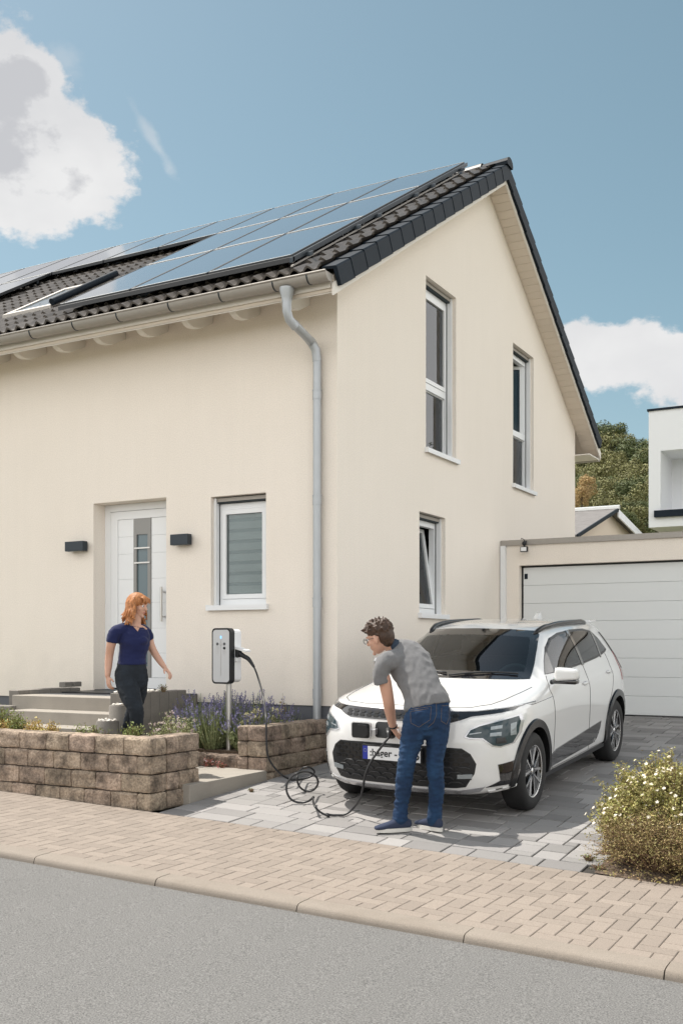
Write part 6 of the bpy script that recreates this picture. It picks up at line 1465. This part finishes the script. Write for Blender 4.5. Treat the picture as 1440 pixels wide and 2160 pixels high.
# hair: cap with tousled locks, short at the nape
def hair(W, rot, s, m, parent, cap, tufts, name='hair', seed=1, voxel=.006):
    mb = MB(); [mb.ell(W(*c), tuple(q * s for q in r_), 16, 12, rot=rot) for c, r_ in cap]
    r = random.Random(seed)
    for p, d, L, rad in tufts: limb(mb, [(p, rad), (p + d * L * .5 + Vector((r.uniform(-1, 1), r.uniform(-1, 1), r.uniform(-1, 1))) * L * .12, rad * .9), (p + d * L, rad * .45)], n=6, k=2)
    return organic(mb, name, m, parent, voxel, 1, .002, 60)
rr = random.Random(4); tf = []
for i in range(420):
    a = rr.uniform(0, 6.28); h = rr.uniform(-.75, 1); q = math.sqrt(1 - h * h); x, y, z = math.cos(a) * q * .072, math.sin(a) * q * .096 - .012, .040 + h * .080
    if (y > .070 and z < .075) or (h < .12 and y > -.035): continue
    d = (rm * (x * 4 + rr.uniform(-.5, .5)) + fm * (y * 4 + .35 + rr.uniform(-.5, .5)) + um * (.4 + rr.uniform(-.2, .5))).normalized(); tf.append((Wm(x, y, z), d, rr.uniform(.022, .040), .0085))
for i in range(22):
    x = rr.uniform(-.055, .055); tf.append((Wm(x, .068, .085), (fm * .8 + um * rr.uniform(-.5, .2) + rm * rr.uniform(-.4, .4)).normalized(), .034, .008))
hair(Wm, rotm, 1.0, MT['hair_brown'], man, [((0, -.018, .052), (.090, .110, .090)), ((0, -.055, -.002), (.080, .066, .080)), ((0, -.06, -.045), (.060, .046, .046))], tf)
mb = MB()
for sx in (-1, 1):
    c = Wm(sx * .034, .101, .004); mb.tube([c + (rm * math.cos(a) * .028 + um * math.sin(a) * .022) for a in [2 * math.pi * i / 16 for i in range(16)]], .0022, 6, closed=True)
    mb.tube([Wm(sx * .058, .098, .010), Wm(sx * .078, .05, .010), Wm(sx * .082, -.01, .004)], .0022, 6)
mb.tube([Wm(-.010, .104, .010), Wm(0, .106, .013), Wm(.010, .104, .010)], .0022, 6)
mb.build('glasses', MT['black'], man, smooth=True)
# polo shirt
ms_ = MB(); FLAT.append(ms_)
limb(ms_, [(A_(832, 1360, 8.30), .060, .055), (A_(838, 1366, 8.30), .085, .075), (A_(850, 1378, 8.28), .138, .10), (A_(864, 1402, 8.24), .168, .125), (A_(880, 1432, 8.17), .158, .125), (A_(892, 1460, 8.11), .155, .125), (A_(900, 1478, 8.08), .168, .130), (A_(903, 1490, 8.07), .174, .136)], side=(RT * .93 + Vector((0, 0, .30))), n=22)
limb(ms_, [(A_(838, 1392, 8.21), .085), (A_(814, 1396, 8.14), .070, .075), (A_(805, 1410, 8.13), .064, .066), (A_(802, 1428, 8.14), .059, .062), (A_(804, 1440, 8.15), .060, .064)], side=RT)
limb(ms_, [(A_(876, 1390, 8.30), .085), (A_(893, 1390, 8.40), .062), (A_(890, 1412, 8.5), .055)], side=RT)
limb(ms_, [(A_(866, 1470, 8.08), .045, .05), (A_(860, 1500, 8.04), .034, .04)], side=RT)
organic(ms_, 'polo_shirt', MT['shirt_grey'], man, .007, 2, .0085, 7.5, (1.5, 1.5, .9))
mb = MB(); limb(mb, [(A_(846, 1371, 8.29), .070, .060), (A_(832, 1362, 8.295), .068, .058)], side=FWD); organic(mb, 'collar', MT['collar'], man, .006, 2)
# jeans
mj = MB()
limb(mj, [(A_(907, 1474, 8.09), .150, .105), (A_(905, 1490, 8.07), .160, .120), (A_(902, 1512, 8.05), .172, .128), (A_(899, 1530, 8.06), .170, .115)], side=RT, n=20)
limb(mj, [(A_(882, 1512, 8.05), .105, .115), (A_(873, 1545, 8.04), .098, .102), (A_(862, 1585, 8.03), .074, .082), (A_(855.5, 1618, 8.03), .064, .070), (A_(851, 1655, 8.07), .063, .070), (A_(846, 1695, 8.10), .053, .060), (A_(843, 1727, 8.10), .056, .062)], side=RT)
limb(mj, [(A_(923, 1512, 8.06), .095, .115), (A_(922, 1545, 8.06), .090, .100), (A_(918, 1585, 8.06), .070, .080), (A_(916.5, 1618, 8.06), .062, .068), (A_(920, 1655, 8.10), .061, .068), (A_(918, 1695, 8.13), .053, .060), (A_(915, 1728, 8.13), .056, .062)], side=RT)
jo = organic(mj, 'jeans', MT['jeans'], man, .0065, 2, .009, 10, (1, 1, 2.4))
jb = BVHTree.FromPolygons([v.co + ORG[man.name] for v in jo.data.vertices], [tuple(p.vertices) for p in jo.data.polygons])
def onjeans(px, py, off=.002):
    d = (at(px, py, 1) - CAM).normalized(); h = jb.ray_cast(CAM, d); return (h[0] - d * off) if h[0] else None
def stitch(pts, closed=False, r=.0012, name='seam', m='thread'):
    q = []
    P_ = [Vector(p) for p in pts] + ([Vector(pts[0])] if closed else [])
    for a, b in zip(P_, P_[1:]): q += [onjeans(*a.lerp(b, i / 8)) for i in range(8)]
    q = [p for p in q if p is not None]
    if len(q) > 3: mb = MB(); mb.tube(q, r, 5); mb.build(name, MT[m], jo, smooth=True)
stitch([(865, 1497), (909, 1490), (907, 1518), (883, 1534), (866, 1525)], True, name='pocket_seam'); stitch([(931, 1489), (948, 1488), (947, 1515), (941, 1528), (930, 1521)], True, name='pocket_seam')
stitch([(917, 1470), (920, 1490), (920, 1508), (914, 1524), (900, 1536)]); stitch([(880, 1486), (917, 1483), (947, 1477)], name='waist_seam'); stitch([(866, 1501), (908, 1494)], name='pocket_seam')
p0 = [onjeans(*q, .006) for q in ((935, 1466), (946, 1464), (948, 1472), (937, 1474))]
if all(p0): mb = MB(); mb.add(p0 + [p + FWD * .004 for p in p0], [(0, 1, 2, 3), (4, 5, 6, 7), (0, 1, 5, 4), (1, 2, 6, 5), (2, 3, 7, 6), (3, 0, 4, 7)]); mb.build('leather_patch', MT['leather'], jo)
# wrist band
mb = MB(); d = (LW - LE).normalized(); c = LW - d * .012; u_ = d.orthogonal().normalized(); v_ = d.cross(u_)
mb.tube([c + (u_ * math.cos(a) + v_ * math.sin(a)) * .031 for a in [2 * math.pi * i / 18 for i in range(18)]], .0075, 8, closed=True); mb.build('watch', MT['black'], man, smooth=True)
def shoe(ankle, toe, zg, parent, up=.0, cm='shoe', L=.285):
    a = Vector((ankle[0], ankle[1], 0)); d = (Vector((toe[0], toe[1], 0)) - a).normalized(); z = Vector((0, 0, 1)); s_ = d.cross(z); heel = a - d * .065
    mb = MB()
    limb(mb, [(heel + z * (zg + .062), .032, .040), (a + z * (zg + .066), .038, .052), (a + d * .07 + z * (zg + .055), .042, .036), (a + d * .14 + z * (zg + .044), .045, .026), (a + d * (L - .095) + z * (zg + .038), .036, .017)], side=s_)
    limb(mb, [(a - d * .012 + z * (zg + .085), .040, .048), (a - d * .008 + z * (zg + .115), .040, .046)], side=s_)
    so_ = organic(mb, 'shoe', MT[cm], parent, .006, 2)
    mb = MB(); pts = []
    for i in range(24):
        t = 2 * math.pi * i / 24; cx = math.cos(t); y = math.copysign(abs(math.sin(t)) ** .8, math.sin(t)); ln = L * .5 * cx; wd = (.048 if cx > 0 else .040) * y * (1 - .12 * abs(cx))
        pts.append(heel + d * (L * .5 - .035 + ln) + s_ * wd + z * (zg + .003))
    mb.prism(pts, (0, 0, .030)); mb.build('sole', MT['sole'], so_, autos=50)
    mb = MB()
    for k in range(4):
        c = a + d * (.045 + .026 * k) + z * (zg + .088 - .012 * k); mb.tube([c - s_ * .026 - z * .012, c + z * .008, c + s_ * .026 - z * .012], .0035, 5)
    mb.build('laces', MT['collar'], so_, smooth=True)
la = A_(843, 1737, 8.09); ra = A_(914, 1737, 8.13)
zL = drive(la.x, la.y); tl_ = la + (-RT * .95 - FWD * .25); shoe(la, tl_, zL + .003, man)
tr_ = ra + (-RT * .55 + FWD * .75); shoe(ra, tr_, drive(ra.x, ra.y) + .003, man)
# ---- woman walking along the path
KW = 10.15
wz = .357
woman = empty('person', (-1.18, -1.92, wz), 'red haired woman in navy T-shirt and black jeans walking down the path', 'person')
B_ = lambda px, py, k=KW: at(px, py, k)
mw = MB(); hcw = B_(291, 1277); fdw = (RT * .93 - FWD * .28 - Vector((0, 0, .22)))
Ww, rotw, rw, fw_, uw = head(mw, hcw, fdw, Vector((0, 0, 1)) + RT * .05, .97)
limb(mw, [(B_(283, 1325), .062), (B_(287, 1310), .050), (B_(289, 1292), .049)], side=FWD)
limb(mw, [(B_(272, 1326), .055, .05), (B_(247, 1336, 10.09), .044), (B_(236, 1355, 10.07), .047), (B_(231.5, 1380, 10.10), .040), (B_(229.5, 1402, 10.10), .037), (B_(227.5, 1425, 10.08), .026, .028)], side=RT)
limb(mw, [(B_(290, 1330), .07), (B_(311, 1337, 10.25), .048), (B_(317, 1357, 10.26), .041), (B_(325, 1375, 10.26), .037), (B_(336, 1392, 10.22), .033), (B_(347, 1407, 10.18), .0245)], side=RT)
limb(mw, [(B_(283, 1322), .07, .06), (B_(281, 1345), .12, .09), (B_(280, 1385), .10, .08), (B_(278, 1410), .12, .09)], side=RT)
hand(mw, B_(227.5, 1427, 10.08), B_(230, 1448, 10.06) - B_(227, 1427, 10.08), (RT * .6 + FWD * .5), RT - FWD * .6, .165, .55)
hand(mw, B_(347.5, 1408, 10.18), B_(359, 1421, 10.15) - B_(347, 1407, 10.18), (-RT * .5 - Vector((0, 0, .8))), -FWD, .165, .55)
wb = organic(mw, 'body', MT['skin'], woman, .0048, 3); eyes(Ww, rotw, wb, .97)
mb = MB(); mb.ell(Ww(0, .0905, -.053), (.019, .006, .0045), 10, 6, rot=rotw); mb.ell(Ww(0, .0875, -.063), (.016, .006, .0045), 10, 6, rot=rotw); mb.build('lips', MT['lip'], wb, smooth=True)
mt = MB(); FLAT.append(mt)
limb(mt, [(B_(280, 1320.5), .115, .072), (B_(279, 1330), .146, .095), (B_(282, 1345), .158, .120), (B_(284, 1358), .148, .128), (B_(281, 1375), .133, .105), (B_(279, 1390), .134, .106), (B_(279, 1402), .142, .112)], side=RT, n=22)
limb(mt, [(B_(268, 1328, 10.13), .068), (B_(255, 1330, 10.10), .065), (B_(245, 1334, 10.08), .064), (B_(239.5, 1343, 10.07), .060), (B_(237, 1355, 10.07), .058)], side=RT)
limb(mt, [(B_(294, 1329, 10.2), .066), (B_(305, 1333, 10.23), .060), (B_(311, 1339, 10.24), .056), (B_(315, 1350, 10.25), .050)], side=RT)
limb(mt, [(B_(250, 1331, 10.09), .060, .062), (B_(266, 1327, 10.13), .066, .066), (B_(286, 1330, 10.20), .058, .056), (B_(306, 1334, 10.22), .054, .056)], side=FWD)
mt.ell(B_(297, 1352, 10.10), (.075, .07, .06), 20, 14); 
to = organic(mt, 't_shirt', MT['navy'], woman, .0065, 3, .005, 9, (1, 1, 2))
# V neck: a skin wedge lying on the shirt front
tb = BVHTree.FromPolygons([v.co + ORG[woman.name] for v in to.data.vertices], [tuple(p.vertices) for p in to.data.polygons])
vv = []; nr, ncol = 9, 7
for a_i in range(nr):
    t = a_i / (nr - 1); yy = 1315.5 + 16.5 * t
    for b_i in range(ncol):
        xx = (276 + 15 * t) + ((299 - 8 * t) - (276 + 15 * t)) * b_i / (ncol - 1)
        d = (at(xx, yy, 1) - CAM).normalized(); h = tb.ray_cast(CAM, d); vv.append(h[0] - d * .0035 if h[0] else None)
mb = MB(); ok = [k for k, p in enumerate(vv) if p is not None]; mp = {k: n_ for n_, k in enumerate(ok)}
fs = [f for f in [(a_i * ncol + b_i, a_i * ncol + b_i + 1, (a_i + 1) * ncol + b_i + 1, (a_i + 1) * ncol + b_i) for a_i in range(nr - 1) for b_i in range(ncol - 1)] if all(k in mp for k in f)]
mb.add([vv[k] for k in ok], [tuple(mp[k] for k in f) for f in fs]); mb.build('neckline', MT['skin'], wb, smooth=True)
mj = MB()
limb(mj, [(B_(279, 1397), .137, .100), (B_(278, 1410), .150, .112), (B_(277, 1425), .160, .125), (B_(279, 1440), .158, .12)], side=RT, n=20)
limb(mj, [(B_(266, 1432, 10.1), .105, .11), (B_(272, 1455, 10.05), .105, .108), (B_(281, 1480, 9.98), .088, .092), (B_(288, 1503, 9.94), .070, .076), (B_(288, 1530, 9.96), .062, .068), (B_(286, 1560, 10.0), .060, .06), (B_(285, 1582, 10.0), .055)], side=RT)
limb(mj, [(B_(292, 1432, 10.2), .085, .10), (B_(292, 1460, 10.22), .085, .09), (B_(284, 1490, 10.24), .070, .078), (B_(276, 1512, 10.28), .060, .066), (B_(270, 1538, 10.34), .056, .062), (B_(266, 1565, 10.38), .055, .055)], side=RT)
wj = organic(mj, 'black_jeans', MT['darkjeans'], woman, .0065, 3, .0055, 10, (1, 1, 1.8))
shoe(B_(285, 1590, 10.0), B_(300, 1590, 10.0), wz, woman, cm='black', L=.25); shoe(B_(266, 1583, 10.38), B_(280, 1583, 10.38), wz, woman, cm='black', L=.25)
# copper hair: cap, fringe and wavy locks to the shoulders
rr = random.Random(8); mb = MB()
for c, r_ in (((0, -.016, .044), (.082, .100, .083)), ((0, -.055, -.01), (.080, .062, .085))): mb.ell(Ww(*c), r_, 18, 12, rot=rotw)
for i in range(110):
    a = rr.uniform(1.25, 5.03) ; x, y = math.sin(a) * .082, math.cos(a) * .088 - .014
    if y > .012: continue
    L = rr.uniform(.16, .235) * (1.08 if y < 0 else .95); p = Ww(x * .9, y, .045 + rr.uniform(-.02, .03)); out = (rw * x + fw_ * (y + .0)).normalized(); ph = rr.uniform(0, 6.28); pts = [(p, .011)]
    for k in range(1, 7):
        t = k / 6; wv = math.sin(ph + t * 8) * .014 * t; q = p - Vector((0, 0, 1)) * L * t + out * (.020 + .045 * t * t) + rw * wv + fw_ * wv * .6 * (1 if i % 2 else -1); pts.append((q, .0115 * (1 - .55 * t)))
    limb(mb, pts, n=6, k=2)
for i in range(26):
    x = rr.uniform(-.06, .06); p = Ww(x, .055, .108 - abs(x) * .3); pts = [(p, .007), (Ww(x * 1.25, .086, .080), .006), (Ww(x * 1.3 + rr.uniform(-.01, .01), .096, .040 + rr.uniform(-.008, .008)), .003)]; limb(mb, pts, n=6, k=3)
organic(mb, 'hair', MT['hair_red'], woman, .0055, 1, .0015, 50)
# ---------------------------------------------------------------- charging cable: from the box, coiled on the paving, up to the man's hand
def zoom8(x, y): return x / 3.789 + 340, y / 3.79 + 1560
def zoom5(x, y): return x / 4 + 660, y / 4 + 1440
def gk(px, py):
    z = .15
    for _ in range(15): p = on(px, py, 2, z); z = drive(p.x, p.y) + .010
    return (p - CAM).dot(FWD)
sock = Vector((x1 + .02, CY + .125, zs_ - .012))
k0 = (sock - CAM).dot(FWD)
kA, kB, kC, kD = gk(*zoom8(1060, 322)), gk(*zoom8(1170, 414)), gk(*zoom8(1110, 505)), gk(*zoom8(1340, 613))
kE = gk(*zoom5(150, 1120)); kH = (LW - CAM).dot(FWD) + .06
tr = [(505, 1380, k0), (516, 1385, k0 - .02), (527, 1393, k0 - .04), (538, 1412, k0 - .08), (549, 1445, k0 - .22), (557, 1480, k0 - .40), (561, 1515, 9.98), (562, 1560, 9.93)]
tr += [(*zoom8(x, y), k) for x, y, k in ((850, 120, 9.92), (880, 190, 9.93), (940, 262, min(kA, 9.96)), (1000, 305, kA - .01), (1060, 322, kA), (1150, 312, kA + .02), (1210, 285, kA + .03), (1222, 250, kA), (1175, 220, kA - .06), (1120, 235, kA - .10),
      (1087, 290, kB + .02), (1092, 350, kB), (1120, 392, kB), (1170, 414, kB), (1220, 400, kB - .02), (1252, 350, kB - .05), (1235, 295, kB - .08), (1180, 262, kB - .11), (1110, 262, kC + .06), (1045, 295, kC + .04), (1005, 355, kC + .02), (1004, 420, kC), (1040, 480, kC), (1110, 505, kC),
      (1180, 490, kC - .02), (1217, 458, kC - .05), (1212, 480, kC - .10), (1225, 530, kD + .02), (1270, 580, kD), (1340, 613, kD))]
tr += [(*zoom5(x, y), k) for x, y, k in ((110, 1108, kE), (190, 1122, kE), (270, 1112, kE), (340, 1060, min(kE, 8.62)), (395, 980, 8.50), (422, 880, 8.44), (440, 780, 8.42), (480, 680, 8.41), (540, 590, 8.41), (600, 510, kH - .02), (640, 460, kH))]
cpts = [Vector(q[:3]) for q in spline([tuple(at(*t)) for t in tr], 4)]
cpts = [p if not (-.05 < p.x < 4 and p.z < drive(p.x, p.y) + .012) else Vector((p.x, p.y, drive(p.x, p.y) + .012)) for p in cpts]
mb = MB(); mb.tube(cpts, .0095, 8); cab = empty('charging_cable', tuple(cpts[90]), 'black charging cable looping from the charging box over the paving to the car', 'cable')
MT['cable'] = mat('cable_rubber', (.022, .022, .024), .38); mb.build('cable', MT['cable'], cab, smooth=True)
mb = MB(); limb(mb, [(sock, .022, .026), (cpts[3], .020, .024), (cpts[7], .022, .022), (cpts[11], .014)], side=FWD); mb.build('wall_plug', MT['black'], cab, smooth=True)
hp = at(*zoom5(640, 460), kH); pt = CARM @ Vector((pr0x + .12, yF - .01, (fz0 + fz1) / 2 - .0))
mb = MB(); limb(mb, [(hp, .013), (hp.lerp(pt, .3) + Vector((0, 0, .015)), .020, .024), (hp.lerp(pt, .65) + Vector((0, 0, .01)), .024, .030), (pt, .030, .030)], side=FWD); mb.build('car_plug', MT['black'], cab, smooth=True)
